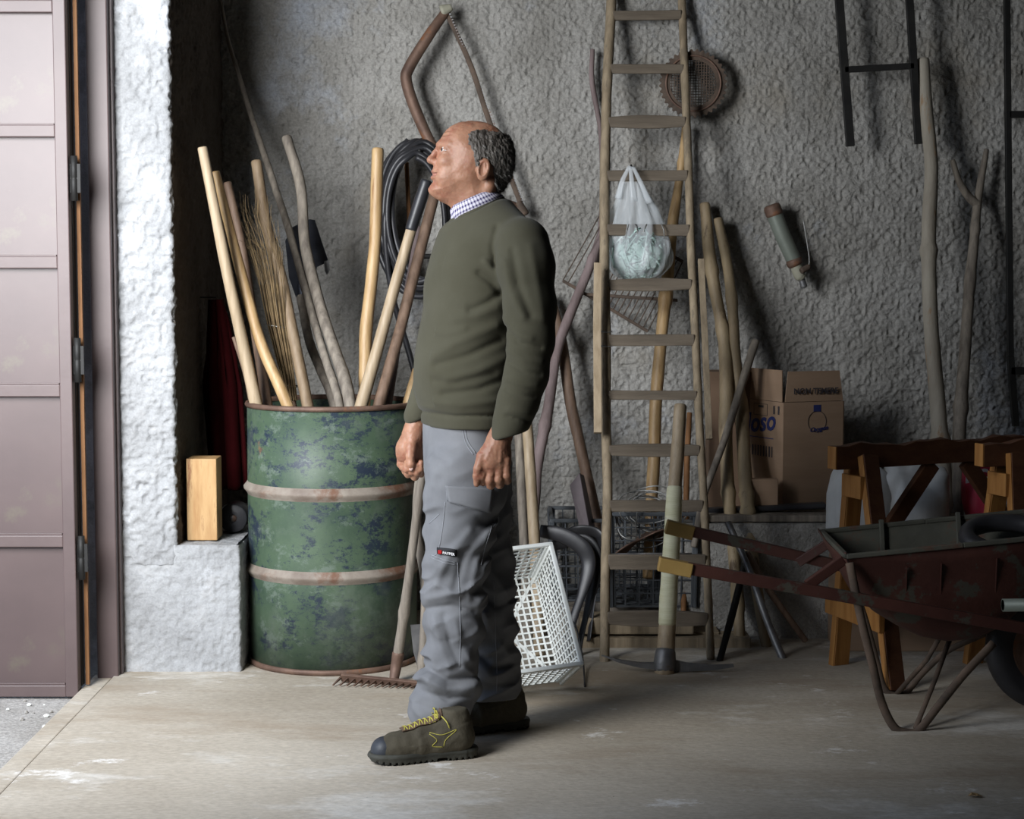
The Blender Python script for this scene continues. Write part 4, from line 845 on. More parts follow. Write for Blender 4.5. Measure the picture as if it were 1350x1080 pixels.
b = MB(); b.box((1.14, 6.28, .0), (1.62, 6.49, .315), .004); o = b.build('cardboard_box', M_card); tag(o, 'low tan cardboard box on the floor under the sawhorse carrying the sacks', 'box')
o = blob('printed_bag', 'red plastic bag with white letters behind the right sawhorse', 'bag', (P(1292, 645, 6.45).x, 6.40, .56), (.075, .07, .13), M_pink, 5, .12, .43)
text('HC', M_whitep, .055, (P(1274, 637, 6.31).x, 6.325, P(1274, 637, 6.31).z), (1, 0, .12), (0, 0, 1), o, 'printed_letters', bold=.003)
b = MB(); b.box((1.64, 6.30, 0), (1.82, 6.47, .43), .004); o = b.build('cardboard_box', M_carddark); tag(o, 'dark tall box on the floor carrying the red printed bag', 'box')
# ---------------- saw horses
def sawhorse(label, a, c, feet, braces=True):
    a = Vector(a); c = Vector(c); d = (c-a).normalized(); t = empty('sawhorse', (feet[0][0], feet[0][1], 0), label, 'sawhorse', 'orange timber sawhorses on the right')
    pr = Vector((-d.y, d.x, 0)).normalized(); H = .078
    b = MB(); b.beam(a-Vector((0, 0, H/2)), c-Vector((0, 0, H/2)), .045, H, bev=.002)
    bmesh.ops.subdivide_edges(b.bm, edges=[e for e in b.bm.edges if (e.verts[0].co-e.verts[1].co).length > .5], cuts=20)
    for v in b.bm.verts:
        if v.co.z > a.z-.02: v.co.z += .006*math.sin(v.co.x*23)+.004*math.sin(v.co.x*61)
    b.build('top_beam', M_sawdark, t)
    b = MB(); b.beam(a-d*.004-Vector((0, 0, H/2)), a+d*.001-Vector((0, 0, H/2)), .044, H-.004); q = b.build('end_grain', M_saworange, t); q['label'] = 'bright orange sawn end'
    for en, p in enumerate((a+d*.12, c-d*.12)):
        f0, f1 = feet if en == 0 else (tuple(Vector((*feet[0], 0))+(c-a)-d*.24), tuple(Vector((*feet[1], 0))+(c-a)-d*.24))
        for f, sg in ((f0, 1), (f1, -1)):
            top = p+pr*sg*.034-Vector((0, 0, .035)); bot = Vector((f[0], f[1], 0))
            b = MB(); b.beam(bot, top, .062, .030, pr, .002); b.build('leg', M_sawdark if sg < 0 else M_saworange, t)
            b = MB(); x_ = -d*.0325; b.beam(bot+x_, top+x_, .0035, .026, pr); q = b.build('leg_edge', M_saworange, t); q['label'] = 'fresh orange sawn edge'
        k = .30; g0 = (Vector((f0[0], f0[1], 0))).lerp(p+pr*.034-Vector((0, 0, .035)), k); g1 = (Vector((f1[0], f1[1], 0))).lerp(p-pr*.034-Vector((0, 0, .035)), k)
        b = MB(); b.beam(g0+pr*.03-d*.045, g1-pr*.03-d*.045, .022, .075, bev=.003); b.build('cross_tie', M_saworange, t)
        g0 = (Vector((f0[0], f0[1], 0))).lerp(p+pr*.034-Vector((0, 0, .035)), .86); g1 = (Vector((f1[0], f1[1], 0))).lerp(p-pr*.034-Vector((0, 0, .035)), .86)
        b = MB(); b.beam(g0-d*.04, g1-d*.04, .016, .075, bev=.002); b.build('gusset', M_saworange, t)
        s_ = 1 if en == 0 else -1
        if braces:
            b = MB(); b.beam(p+d*s_*.30-Vector((0, 0, H)), p+d*s_*.06-Vector((0, 0, .36)), .026, .055, bev=.002); b.build('brace', M_sawdark, t)
    return t
sawhorse('sawhorse with a long wavy edged top beam, the further one', P(1098, 588, 5.97), P(1395, 572, 6.42), (tuple(FL(1106, 876).xy), tuple(FL(1181, 912).xy)))
sawhorse('nearer sawhorse, its orange sawn beam end right of the first', P(1292, 584, 5.90), P(1620, 566, 6.3), ((FL(1106, 876).x+.46, 6.10), (FL(1181, 912).x+.44, 5.80)))
# ---------------- wheelbarrow
wbw = empty('wheelbarrow', (1.1, 5.22, 0), 'old dark red wheelbarrow with yellow handle grips at the right', 'wheelbarrow')
xs = [.965, 1.00, 1.035, 1.09, 1.156, 1.22, 1.29, 1.37, 1.44, 1.52, 1.60, 1.70, 1.80, 1.88]
zb_ = [.505, .43, .365, .315, .275, .245, .232, .240, .272, .345, .43, .50, .56, .605]
V = []; ns = 20
def rimz(x): return .512+(x-.965)*.10
for x, z in zip(xs, zb_):
    dpt = min(1, (rimz(x)-z)/.2); tp = .085*dpt
    for k in range(ns+1):
        u = k/ns
        # profile: side (flaring) - rounded bottom - side
        if u < .32: s_ = u/.32; y = 5.20+tp*s_; zz = rimz(x)+(z+.02-rimz(x))*s_
        elif u > .68: s_ = (1-u)/.32; y = 5.68-tp*s_; zz = rimz(x)+(z+.02-rimz(x))*s_
        else: s_ = (u-.32)/.36; y = 5.20+tp+(.48-2*tp)*s_; zz = z+.02*(2*s_-1)**2
        V.append((x, y, zz))
F = [(i*(ns+1)+k, i*(ns+1)+k+1, (i+1)*(ns+1)+k+1, (i+1)*(ns+1)+k) for i in range(len(xs)-1) for k in range(ns)]
me = from_np(V, F, smooth=True); tub = link('tub', me, [M_barrow, M_tubin], wbw, origin=(1.3, 5.44, .23)); sd = tub.modifiers.new('s', 'SOLIDIFY'); sd.thickness = .005; sd.offset = 1; sd.material_offset = 1
rp = [(.965, 5.20), (1.3, 5.197), (1.88, 5.20), (1.88, 5.68), (1.3, 5.683), (.975, 5.68)]
b = MB(); 
for i in range(6):
    p, q = rp[i], rp[(i+1) % 6]; b.beam((p[0], p[1], rimz(p[0])), (q[0], q[1], rimz(q[0])), .016, .014, bev=.003)
b.build('tub_rim', M_tubin, wbw)
for x in (1.16, 1.40):
    z = float(np.interp(x, xs, zb_)); b = MB(); b.beam((x, 5.672, rimz(x)+.02), (x, 5.60, z+.05), .014, .014, bev=.002); b.build('inner_rib', M_tubin, wbw)
for x in (1.14, 1.24, 1.40, 1.5):
    z = float(np.interp(x, xs, zb_)); b = MB(); b.beam((x, 5.203, rimz(x)-.05), (x+.01, 5.25, (rimz(x)+z)/2-.01), .004, .010, bev=.001); b.build('side_crease', M_barrow, wbw)
bar2 = lambda a, c, w, h, nm, m=M_barrow, lab=None: (lambda q: (q.__setitem__('label', lab) if lab else None, q)[1])(MB().beam(a, c, w, h, bev=.003).build(nm, m, wbw))
ax = Vector((1.63, 5.44, .195))
bar2(P(905, 749, 5.15), (1.60, 5.24, .275), .026, .034, 'handle_bar'); bar2((1.59, 5.24, .277), (1.72, 5.36, .195), .024, .034, 'handle_bar')
bar2(P(905, 699, 5.76), (1.60, 5.66, .275), .026, .034, 'handle_bar'); bar2((1.59, 5.66, .277), (1.72, 5.53, .195), .024, .034, 'handle_bar')
bar2(P(868, 743, 5.15), P(912, 752, 5.15), .038, .040, 'grip', M_grip, 'yellow brown sleeve grip'); bar2(P(878, 694, 5.76), P(914, 703, 5.76), .038, .044, 'grip', M_grip, 'yellow brown sleeve grip')
bar2(P(1064, 772, 5.19), P(1112, 738, 5.205), .02, .03, 'brace'); bar2(P(1052, 742, 5.72), P(1099, 712, 5.69), .02, .03, 'brace')
def leg(pts, w, nm='leg'):
    b = MB(); c = crom(np.array([tuple(p) for p in pts]), 6); b.tube([tuple(v) for v in c], w, 8, flat=.6); return b.build(nm, M_rustd, wbw)
leg([P(1120, 742, 5.195), P(1135, 815, 5.19), P(1150, 875, 5.19), P(1162, 925, 5.2), P(1178, 958, 5.2), P(1195, 966, 5.2), P(1212, 962, 5.2), P(1238, 930, 5.2), P(1272, 888, 5.21), P(1310, 848, 5.23)], .0125)
leg([P(1105, 735, 5.66), P(1135, 800, 5.66), P(1155, 870, 5.66), P(1166, 908, 5.66), P(1182, 917, 5.66), P(1196, 912, 5.66), P(1216, 888, 5.66), P(1250, 858, 5.62), P(1300, 835, 5.58)], .0105)
b = MB(); b.tube([P(1254, 838, 5.45), P(1232, 898, 5.32), P(1207, 960, 5.205)], .008, 8); b.tube([P(1182, 915, 5.66), P(1222, 870, 5.5), P(1240, 838, 5.45)], .008, 8); b.build('leg_stay', M_rustd, wbw)
wh = MB(); wh.lathe([(.118, -.022), (.150, -.036), (.180, -.034), (.193, -.018), (.195, 0), (.193, .018), (.180, .034), (.150, .036), (.118, .022)], ax, 48, (0, 1, 0)); tire = wh.build('tyre', M_rub, wbw)
b = MB(); b.lathe([(.118, -.022), (.112, -.02), (.095, -.008), (.03, -.006), (.028, -.03), (.008, -.03), (.008, .03), (.028, .03), (.03, .006), (.095, .008), (.112, .02), (.118, .022)], ax, 32, (0, 1, 0)); b.build('wheel_disc', M_rust, tire)
b = MB(); b.lathe([(.001, -.20), (.009, -.20), (.009, .20), (.001, .20)], ax, 12, (0, 1, 0)); b.build('axle', M_rustd, wbw)
c = Vector((1.52, 5.50, .52)); b = MB(); b.tube([c+Vector((.13*math.cos(a), .09*math.sin(a), .035*math.sin(a)+.02*math.cos(a)*0)) for a in np.linspace(0, 2*PI, 36, endpoint=False)], .028, 10, closed=True); o = b.build('inner_tube', M_rub); tag(o, 'black rubber ring lying in the wheelbarrow tub', 'rubber ring')
c = Vector((1.56, 5.12, .14))
# pipe stub propped over the near handle, reaching out of frame
q0 = P(1322, 798, 5.12)
pi_ = MB(); pi_.lathe([(.016, 0), (.0185, 0), (.0185, .55), (.016, .55)], q0, 20, (1, .02, .005)); o = pi_.build('grey_pipe', M_pump, smooth=False); tag(o, 'grey pipe end poking in from the right edge before the wheelbarrow', 'pipe')
st = MB(); st.box((q0.x+.40, 5.06, 0), (q0.x+.50, 5.20, q0.z-.017), .004); o = st.build('timber_stand', M_sawdark); tag(o, 'timber block out of sight that carries the grey pipe', 'wood block')
# leaf
lf = MB(); c = FL(1285, 1050, .003); lf.poly([c+Vector(v) for v in [(-.018, 0, 0), (-.006, .012, .006), (.010, .010, .004), (.020, -.002, 0), (.004, -.010, .004), (-.010, -.008, .007)]], (0, 0, .0008)); o = lf.build('dry_leaf', M_wgold); tag(o, 'small dry yellow leaf alone on the floor at lower right', 'leaf')
# ================================================================== MAN : implicit surfaces turned into meshes
def nets(F, lo, h):
    """naive surface nets of the zero level of F (negative inside)"""
    nx, ny, nz = F.shape; S = F < 0
    C = np.zeros((nx-1, ny-1, nz-1), np.int8)
    for dx in (0, 1):
        for dy in (0, 1):
            for dz in (0, 1): C += S[dx:nx-1+dx, dy:ny-1+dy, dz:nz-1+dz]
    act = (C > 0) & (C < 8); I, J, K = np.nonzero(act); n = len(I)
    idx = -np.ones(act.shape, np.int32); idx[I, J, K] = np.arange(n)
    acc = np.zeros((n, 3), np.float32); cnt = np.zeros(n, np.float32)
    cor = [(a, b_, c_) for a in (0, 1) for b_ in (0, 1) for c_ in (0, 1)]
    for a in cor:
        for d in range(3):
            if a[d]: continue
            b_ = list(a); b_[d] = 1
            fa = F[I+a[0], J+a[1], K+a[2]]; fb = F[I+b_[0], J+b_[1], K+b_[2]]
            m = (fa < 0) != (fb < 0); t = np.where(m, fa/np.where(np.abs(fa-fb) < 1e-12, 1, fa-fb), 0)
            for k in range(3): acc[:, k] += np.where(m, a[k]+(t if k == d else 0), 0)
            cnt += m
    V = (np.stack([I, J, K], 1)+acc/cnt[:, None])*h+np.array(lo, np.float32)
    Q = []
    for d in range(3):
        e = [slice(None)]*3; e2 = [slice(None)]*3; e[d] = slice(0, -1); e2[d] = slice(1, None)
        X = S[tuple(e)] != S[tuple(e2)]; o1, o2 = [(1, 2), (2, 0), (0, 1)][d]
        ii = np.nonzero(X); P_ = np.stack(ii, 1); ok = (P_[:, o1] > 0) & (P_[:, o2] > 0)
        lim = [nx-1, ny-1, nz-1]; ok &= (P_[:, o1] < lim[o1]) & (P_[:, o2] < lim[o2]); P_ = P_[ok]
        def g(a, b_):
            q = P_.copy(); q[:, o1] -= a; q[:, o2] -= b_; return idx[q[:, 0], q[:, 1], q[:, 2]]
        q = np.stack([g(1, 1), g(0, 1), g(0, 0), g(1, 0)], 1)
        s0 = S[P_[:, 0], P_[:, 1], P_[:, 2]]; q[~s0] = q[~s0][:, ::-1]; Q.append(q)
    return V, np.vstack(Q)
def grid(lo, hi, h):
    ax = [np.arange(lo[k], hi[k]+h, h, dtype=np.float32) for k in range(3)]
    return ax[0][:, None, None], ax[1][None, :, None], ax[2][None, None, :]
def smin(a, b_, k):
    h = np.clip(.5+.5*(b_-a)/k, 0, 1); return b_*(1-h)+a*h-k*h*(1-h)
def smax(a, b_, k): return -smin(-a, -b_, k)
def cap(g, a, b_, ra, rb=None):
    x, y, z = g; rb = ra if rb is None else rb; a = np.array(a, float); b_ = np.array(b_, float); d = b_-a; L2 = float(d@d)
    t = np.clip(((x-a[0])*d[0]+(y-a[1])*d[1]+(z-a[2])*d[2])/L2, 0, 1)
    return np.sqrt((x-a[0]-d[0]*t)**2+(y-a[1]-d[1]*t)**2+(z-a[2]-d[2]*t)**2)-(ra+(rb-ra)*t)
def ell(g, c, r, R=None):
    x, y, z = g[0]-c[0], g[1]-c[1], g[2]-c[2]
    if R is not None:
        R = np.array(R, float); x, y, z = (R[0][0]*x+R[0][1]*y+R[0][2]*z, R[1][0]*x+R[1][1]*y+R[1][2]*z, R[2][0]*x+R[2][1]*y+R[2][2]*z)
    k0 = np.sqrt((x/r[0])**2+(y/r[1])**2+(z/r[2])**2); k1 = np.sqrt((x/r[0]**2)**2+(y/r[1]**2)**2+(z/r[2]**2)**2)
    return k0*(k0-1)/np.maximum(k1, 1e-6)
def chain(g, pts, rad, k=.02, F=None):
    for i in range(len(pts)-1):
        f = cap(g, pts[i], pts[i+1], rad[i], rad[i+1]); F = f if F is None else smin(F, f, k)
    return F
def cr1(z, zs, vs):
    """smooth interpolation of a table"""
    q = crom(np.stack([zs, vs], 1), 12); o_ = np.argsort(q[:, 0]); return np.interp(z, q[o_, 0], q[o_, 1]).astype(np.float32)
def stack(g, zs, cx, cy, a, b_, yaw):
    x, y, z = g; zf = z.ravel(); X0, Y0, A, B = [cr1(zf, zs, q)[None, None, :] for q in (cx, cy, a, b_)]
    fx, fy = -math.cos(yaw), -math.sin(yaw); xf = (x-X0)*fx+(y-Y0)*fy; xl = (x-X0)*fy*-1+(y-Y0)*fx
    k = np.sqrt((xf/A)**2+(xl/B)**2); return (k-1)*np.minimum(A, B)
def pxgrid(g):
    """photo-plane coordinates of the grid points (used only to measure where a fold runs)"""
    x, y, z = g; zz = z-CH; d = y*_c-zz*_s; u = y*_s+zz*_c
    return 675+FPX*x/d, 540-FPX*u/d
def seg2(U, Vv, pts):
    D = None
    for (x0, y0), (x1, y1) in zip(pts[:-1], pts[1:]):
        dx, dy = x1-x0, y1-y0; t = np.clip(((U-x0)*dx+(Vv-y0)*dy)/(dx*dx+dy*dy), 0, 1); d = (U-x0-dx*t)**2+(Vv-y0-dy*t)**2
        D = d if D is None else np.minimum(D, d)
    return D
def fold(F, UV, pts, amp, sig, mask=None):
    d = np.exp(-seg2(UV[0], UV[1], pts)/(sig*sig))
    if mask is not None: d = d*mask
    return F-amp*d
def npmesh(V, Q, name, m, parent=None, origin=None):
    return link(name, from_np(V, Q, smooth=True), m, parent, origin if origin is not None else tuple(V[V[:, 2].argmin()]))
DM = 5.10; YAW = math.radians(23)
fwd = Vector((-math.cos(YAW), -math.sin(YAW), 0)); left = Vector((math.sin(YAW), -math.cos(YAW), 0))
# ---------------- head, in a local frame: u back(+), w toward the viewer(+), v up ; metres
HS = 5.09/FPX
HC = P(620, 230, 5.09); HYAW = math.radians(2)
hu = Vector((math.cos(HYAW), math.sin(HYAW), 0)); hw = Vector((math.sin(HYAW), -math.cos(HYAW), 0)); hv = Vector((0, 0, 1))
def L2(px, py): return ((px-620)*HS, (230-py)*HS)
prof = [(621, 160.7), (608, 161.8), (597, 166.5), (588, 173), (582.5, 181), (578.5, 189), (576.8, 194), (578.2, 199), (577, 206), (574.5, 213), (571.5, 220), (570.5, 223.5),
        (569.6, 226.5), (571.5, 229.5), (569.2, 232.5), (569, 235.5), (570.8, 239.5), (567.6, 244), (564.8, 249), (566.5, 255), (573, 260.5), (583, 266), (593, 271.5), (598.5, 281), (603, 294), (606, 312),
        (668, 308), (667, 285), (660, 262), (661, 248), (668, 238), (674, 224), (676.5, 208), (674.5, 195), (668, 182), (658, 171.5), (645, 164.5), (633, 161.2)]
pl = np.array([L2(*q) for q in prof]); plc = crom(np.vstack([pl, pl[:1]]), 3)[:-1]
hh = .0019; lo = (-.135, -.095, -.165); hi = (.125, .11, .155); g = grid(lo, hi, hh)
U2 = g[0][:, 0, 0][:, None]; V2_ = g[2][0, 0, :][None, :]
def polysd(U, Vv, poly):
    D = np.full(np.broadcast(U, Vv).shape, 1e9, np.float32); ins = np.zeros(D.shape, bool); n = len(poly)
    for i in range(n):
        x0, y0 = poly[i]; x1, y1 = poly[(i+1) % n]; dx, dy = x1-x0, y1-y0
        t = np.clip(((U-x0)*dx+(Vv-y0)*dy)/max(dx*dx+dy*dy, 1e-12), 0, 1); D = np.minimum(D, (U-x0-dx*t)**2+(Vv-y0-dy*t)**2)
        if dy != 0:
            c = (y0 > Vv) != (y1 > Vv); ins ^= c & (U < dx*(Vv-y0)/dy+x0)
    D = np.sqrt(D); return np.where(ins, -D, D)
sd2 = polysd(U2, V2_, plc)
vtab = np.array([-.17, -.11, -.085, -.06, -.045, -.03, 0, .03, .06, .1, .15]); wtab = np.array([.058, .055, .054, .057, .060, .063, .070, .076, .078, .074, .07])
Wm = np.interp(g[2].ravel(), vtab, wtab)[None, None, :].astype(np.float32)
Rv = np.interp(g[2].ravel(), [-.17, -.095, -.065, -.04, .06, .15], [.055, .056, .078, .092, .095, .092])[None, None, :].astype(np.float32)
s3 = sd2[:, None, :]; q = np.clip(s3+Rv, 0, None)/Rv
w = g[1]
H = (np.sqrt(q**1.55+(w/Wm)**2+1e-6)-1)*np.minimum(Rv, Wm)
def pt(px, py, w_): u, v = L2(px, py); return (u, w_, v)
# nose
H = smin(H, chain(g, [pt(581, 193, 0), pt(573.8, 203, 0), pt(568.2, 210.3, 0)], [.0070, .0074, .0088], .006), .006)
H = smin(H, ell(g, pt(569.8, 212, 0), (.0135, .0115, .0098)), .006)
for s_ in (-1, 1):
    H = smin(H, ell(g, pt(576, 214.5, s_*.0115), (.0125, .0075, .0085)), .006)
    H = smax(H, -ell(g, pt(571.5, 217.8, s_*.0065), (.0045, .003, .003)), .002)
    # brow ridge, eye socket, lids
    H = smin(H, cap(g, pt(580.5, 192, s_*.012), pt(594, 193, s_*.046), .0085, .006), .010)
    H = smax(H, -ell(g, pt(582, 199.8, s_*.037), (.0130, .0150, .0085)), .007)
    H = smin(H, ell(g, pt(589.0, 199.8, s_*.035), (.0142, .0150, .0125)), .003)
    H = smax(H, -chain(g, [pt(581.0, 199.4, s_*.022), pt(582.5, 199.7, s_*.038), pt(590.0, 200.8, s_*.0515)], [.0030, .0036, .0022], .002), .0015)
    # cheek, smile line
    H = smin(H, ell(g, pt(589, 214, s_*.040), (.023, .017, .019)), .016)
    H = smax(H, -cap(g, pt(580, 217, s_*.032), pt(588.5, 231, s_*.052), .0040, .0032), .006)
    H = smin(H, ell(g, pt(590, 235, s_*.038), (.026, .016, .022)), .02)
    # ear
    c = pt(637, 225.5, s_*.070); a_ = math.radians(-14); R = [[math.cos(a_), 0, math.sin(a_)], [0, 1, 0], [-math.sin(a_), 0, math.cos(a_)]]
    E = ell(g, (c[0], c[1]+s_*.004, c[2]), (.0185, .0095, .0315), R)
    E = smax(E, -ell(g, (c[0]-.002, c[1]+s_*.0125, c[2]+.003), (.0115, .008, .021), R), .003)
    E = smin(E, cap(g, (c[0]+.003, c[1]+s_*.006, c[2]+.016), (c[0]+.006, c[1]+s_*.006, c[2]-.012), .0032, .003), .003)
    E = smin(E, cap(g, pt(629.5, 227, s_*.073), pt(630, 231, s_*.073), .0045, .004), .003)
    H = smin(H, E, .005)
    # sterno muscle
    H = smin(H, cap(g, pt(646, 245, s_*.046), pt(613, 296, s_*.020), .013, .010), .022)
# crow's feet + forehead creases
for a, c_ in (((600, 198), (611, 193)), ((600, 201), (612, 201)), ((599, 204), (610, 209))):
    H = smax(H, -cap(g, pt(a[0], a[1], .056), pt(c_[0], c_[1], .066), .0017, .001), .003)
for y in (174, 179.5):
    H = smax(H, -chain(g, [pt(583+(182-y)*.75-3, y, 0), pt(588+(182-y)*.6, y-.5, .030), pt(598, y-1, .052)], [.0011]*3, .002), .006)
# lips and mouth slit
H = smin(H, chain(g, [pt(571.8, 227, 0), pt(575, 227.3, .020), pt(583.5, 229.6, .041)], [.0048, .0043, .002], .004), .005)
H = smin(H, chain(g, [pt(571.8, 227, 0), pt(575, 227.3, -.020), pt(583.5, 229.6, -.041)], [.0048, .0043, .002], .004), .005)
H = smin(H, chain(g, [pt(571.6, 234, 0), pt(575, 234, .019), pt(583.5, 231, .041)], [.0055, .0048, .002], .004), .005)
H = smin(H, chain(g, [pt(571.6, 234, 0), pt(575, 234, -.019), pt(583.5, 231, -.041)], [.0055, .0048, .002], .004), .005)
for s_ in (-1, 1): H = smax(H, -chain(g, [pt(567.5, 230, 0), pt(572.0, 230.5, s_*.020), pt(585, 229.8, s_*.048)], [.0048, .0044, .0028], .003), .002)
H = H-.0007*(vnoise(g[0]*260, g[1]*260, g[2]*260)-.5)-.002*(vnoise(g[0]*60, g[1]*60, g[2]*60)-.5)
Vh, Qh = nets(H, lo, hh)
def toW(V): V = np.asarray(V, float); return np.array(HC)+V[:, :1]*np.array(hu)+V[:, 1:2]*np.array(hw)+V[:, 2:]*np.array(hv)
# hair shell
hp_ = np.array([L2(*q_) for q_ in [(617.5, 184), (619, 176), (625, 172.5), (632, 170), (641, 166.5), (650, 163), (664, 165), (684, 180), (690, 215), (684, 246), (659, 253), (653, 247), (651, 236), (649, 222), (644, 213), (635, 211), (631, 214), (629.5, 220), (626.5, 219), (625, 210), (621.5, 200), (618, 192)]])
hp_ = crom(np.vstack([hp_, hp_[:1]]), 2)[:-1]
hs = polysd(U2, V2_, hp_)[:, None, :]
nzh = vnoise(g[0]*200+g[2]*40, g[1]*120, g[2]*90)-.5
FH = smax(H-.0042-.004*nzh-.003*(vnoise(g[0]*400, g[1]*300, g[2]*200)-.5), hs+.008*(vnoise(g[0]*150, g[1]*90, g[2]*150+5)-.5), .004)
# crown stays bald near the midline
FH = np.maximum(FH, -ell(g, pt(622, 172, 0), (.105, .052, .045)))
Vr, Qr = nets(FH, lo, hh)
del g, H, FH, s3, nzh
# ---------------- hands
def hand(spec, lo_, hi_, h_=.0019):
    gg = grid(lo_, hi_, h_); F = None
    for kind, *a in spec:
        if kind == 'c': f = chain(gg, *a[:2], .004); k = a[2]
        elif kind == 'e': f = ell(gg, *a[:2]); k = a[2]
        F = f if F is None else smin(F, f, k)
    F = F-.0012*(vnoise(gg[0]*190, gg[1]*190, gg[2]*190)-.5)
    return nets(F, lo_, h_)
DN = 4.86
def HP(x, y, d=0.0): return tuple(P(x, y, DN+d))
near = [('c', [HP(672, 540, .01), HP(662, 570, .005), HP(657, 583, .004)], [.036, .030, .029], .01),
        ('c', [HP(657, 583, .004), HP(652, 604, .004)], [.030, .036], .02),
        ('c', [HP(645, 600, -.002), HP(643, 612, -.002)], [.026, .024], .02), ('c', [HP(661, 602, .006), HP(662, 613, .006)], [.026, .023], .02)]
# knuckles -> first bend -> tips curled back under the palm
for kx, ky, fx, fy, tx, ty, r in ((640, 607, 635.5, 628, 641, 629, .0118), (649, 610, 646, 632.5, 650, 631, .0122), (658.5, 610, 657.5, 632, 659, 630, .0116), (667.5, 607, 668, 627, 668, 627, .0104)):
    near.append(('c', [HP(kx, ky, -.012), HP(fx, fy, -.010), HP(fx+1, fy+7, .008), HP(tx, ty+2, .034), HP(tx+1, ty-10, .040)], [r*1.14, r, r*.98, r*.92, r*.8], .0035))
near.append(('c', [HP(648, 592, -.0), HP(636, 602, -.012), HP(630.5, 618, -.018), HP(629, 628, -.012), HP(628.5, 638, -.006)], [.020, .016, .0125, .0115, .0085], .006))
for a, c_ in (((652, 583), (641, 606)), ((656, 583), (650, 608)), ((661, 583), (659, 608))):
    near.append(('c', [HP(a[0], a[1], -.024), HP(c_[0], c_[1], -.028)], [.0022, .0034], .006))
pl_ = [HP(620, 655, -.07), HP(690, 535, .09)]
Vn, Qn = hand(near, (min(pl_[0][0], pl_[1][0]), DN-.07, pl_[0][2]), (max(pl_[0][0], pl_[1][0]), DN+.09, pl_[1][2]))
DF = 5.28
def HF(x, y, d=0.0): return tuple(P(x, y, DF+d))
far = [('c', [HF(555, 536, .0), HF(549, 556, 0), HF(546, 568, 0)], [.027, .026, .027], .01),
       ('c', [HF(546, 568, 0), HF(539, 592, .004)], [.028, .034], .02), ('c', [HF(545, 580, .004), HF(548, 602, .006)], [.026, .026], .02), ('c', [HF(535, 590, .004), HF(533, 600, .004)], [.024, .022], .02)]
for kx, ky, fx, fy, tx, ty, r in ((529, 594, 528.5, 612, 536, 619, .0118), (534, 602, 535, 621, 543, 622, .0118), (541, 606, 544, 625, 549, 623, .0112), (549, 605, 552, 621, 554, 619, .0102)):
    far.append(('c', [HF(kx, ky, .012), HF(fx, fy, .010), HF(fx+3, fy+4, -.008), HF(tx, ty, -.032), HF(tx+1, ty-9, -.034)], [r*1.1, r, r*.96, r*.9, r*.8], .0035))
far.append(('c', [HF(545, 575, -.012), HF(542, 590, -.030), HF(541, 602, -.040), HF(541.5, 612, -.044), HF(542, 618, -.043)], [.018, .0165, .013, .0118, .009], .006))
pl_ = [HF(514, 645), HF(566, 524)]
Vf, Qf = hand(far, (min(pl_[0][0], pl_[1][0])-.01, DF-.075, pl_[0][2]), (max(pl_[0][0], pl_[1][0])+.01, DF+.06, pl_[1][2]))
# ---------------- rest of the body (inside the clothes): arms, trunk, legs in one coarser piece
SHN = P(688, 322, 4.92); ELN = P(700, 462, 4.88); WRN = P(662, 572, 4.865)
SHF = P(607, 318, 5.27); ELF = P(590, 440, 5.31); WRF = P(549, 552, 5.28)
HN = P(618, 610, 5.03); KN_ = P(600, 765, 5.01); AN = P(583, 940, 5.01)
HFa = P(628, 608, 5.19); KF = P(640, 765, 5.21); AF = P(652, 915, 5.225)
lo_ = (-.45, 4.75, .08); hi_ = (.20, 5.45, 1.56); gb = grid(lo_, hi_, .012)
B = cap(gb, P(640, 330, 5.10), P(615, 560, 5.11), .10, .105)
B = smin(B, cap(gb, SHN, SHF, .05), .05); B = smin(B, cap(gb, P(632, 330, 5.09), P(630, 275, 5.09), .05, .05), .03)
B = smin(B, chain(gb, [SHN, ELN, WRN], [.045, .036, .024], .02), .03); B = smin(B, chain(gb, [SHF, ELF, WRF], [.045, .036, .024], .02), .03)
B = smin(B, chain(gb, [HN, KN_, AN], [.075, .052, .036], .03), .04); B = smin(B, chain(gb, [HFa, KF, AF], [.075, .052, .036], .03), .04)
Vb_, Qb_ = nets(B, lo_, .012); del B
Vh = toW(Vh)
body = from_np(np.vstack([Vh, Vn, Vf, Vb_]), np.vstack([Qh[:, ::1], Qn+len(Vh), Qf+len(Vh)+len(Vn), Qb_+len(Vh)+len(Vn)+len(Vf)]), smooth=True)
man = link('person', body, [M_skin, M_lip], origin=(float(FL(590, 1000).x), 5.08, 0))
tag(man, 'balding man in olive sweater and grey work trousers standing, gazing up left', 'person')
# lips take the lip material
u0, v0 = L2(576, 230.4)
pc = np.zeros(len(body.polygons)*3, np.float32); body.polygons.foreach_get('center', pc); pc = pc.reshape(-1, 3)+np.array(man.location)-np.array(HC)
uu = pc@np.array(hu); ww = pc@np.array(hw); vv = pc[:, 2]
lipm = (np.abs(ww) < .040) & (uu < -.074) & (np.abs(vv-v0) < .0105-.2*np.abs(ww)) & (uu > -.12)
body.polygons.foreach_set('material_index', lipm.astype(np.int32))
hair = npmesh(toW(Vr), Qr, 'hair', M_hair, man)
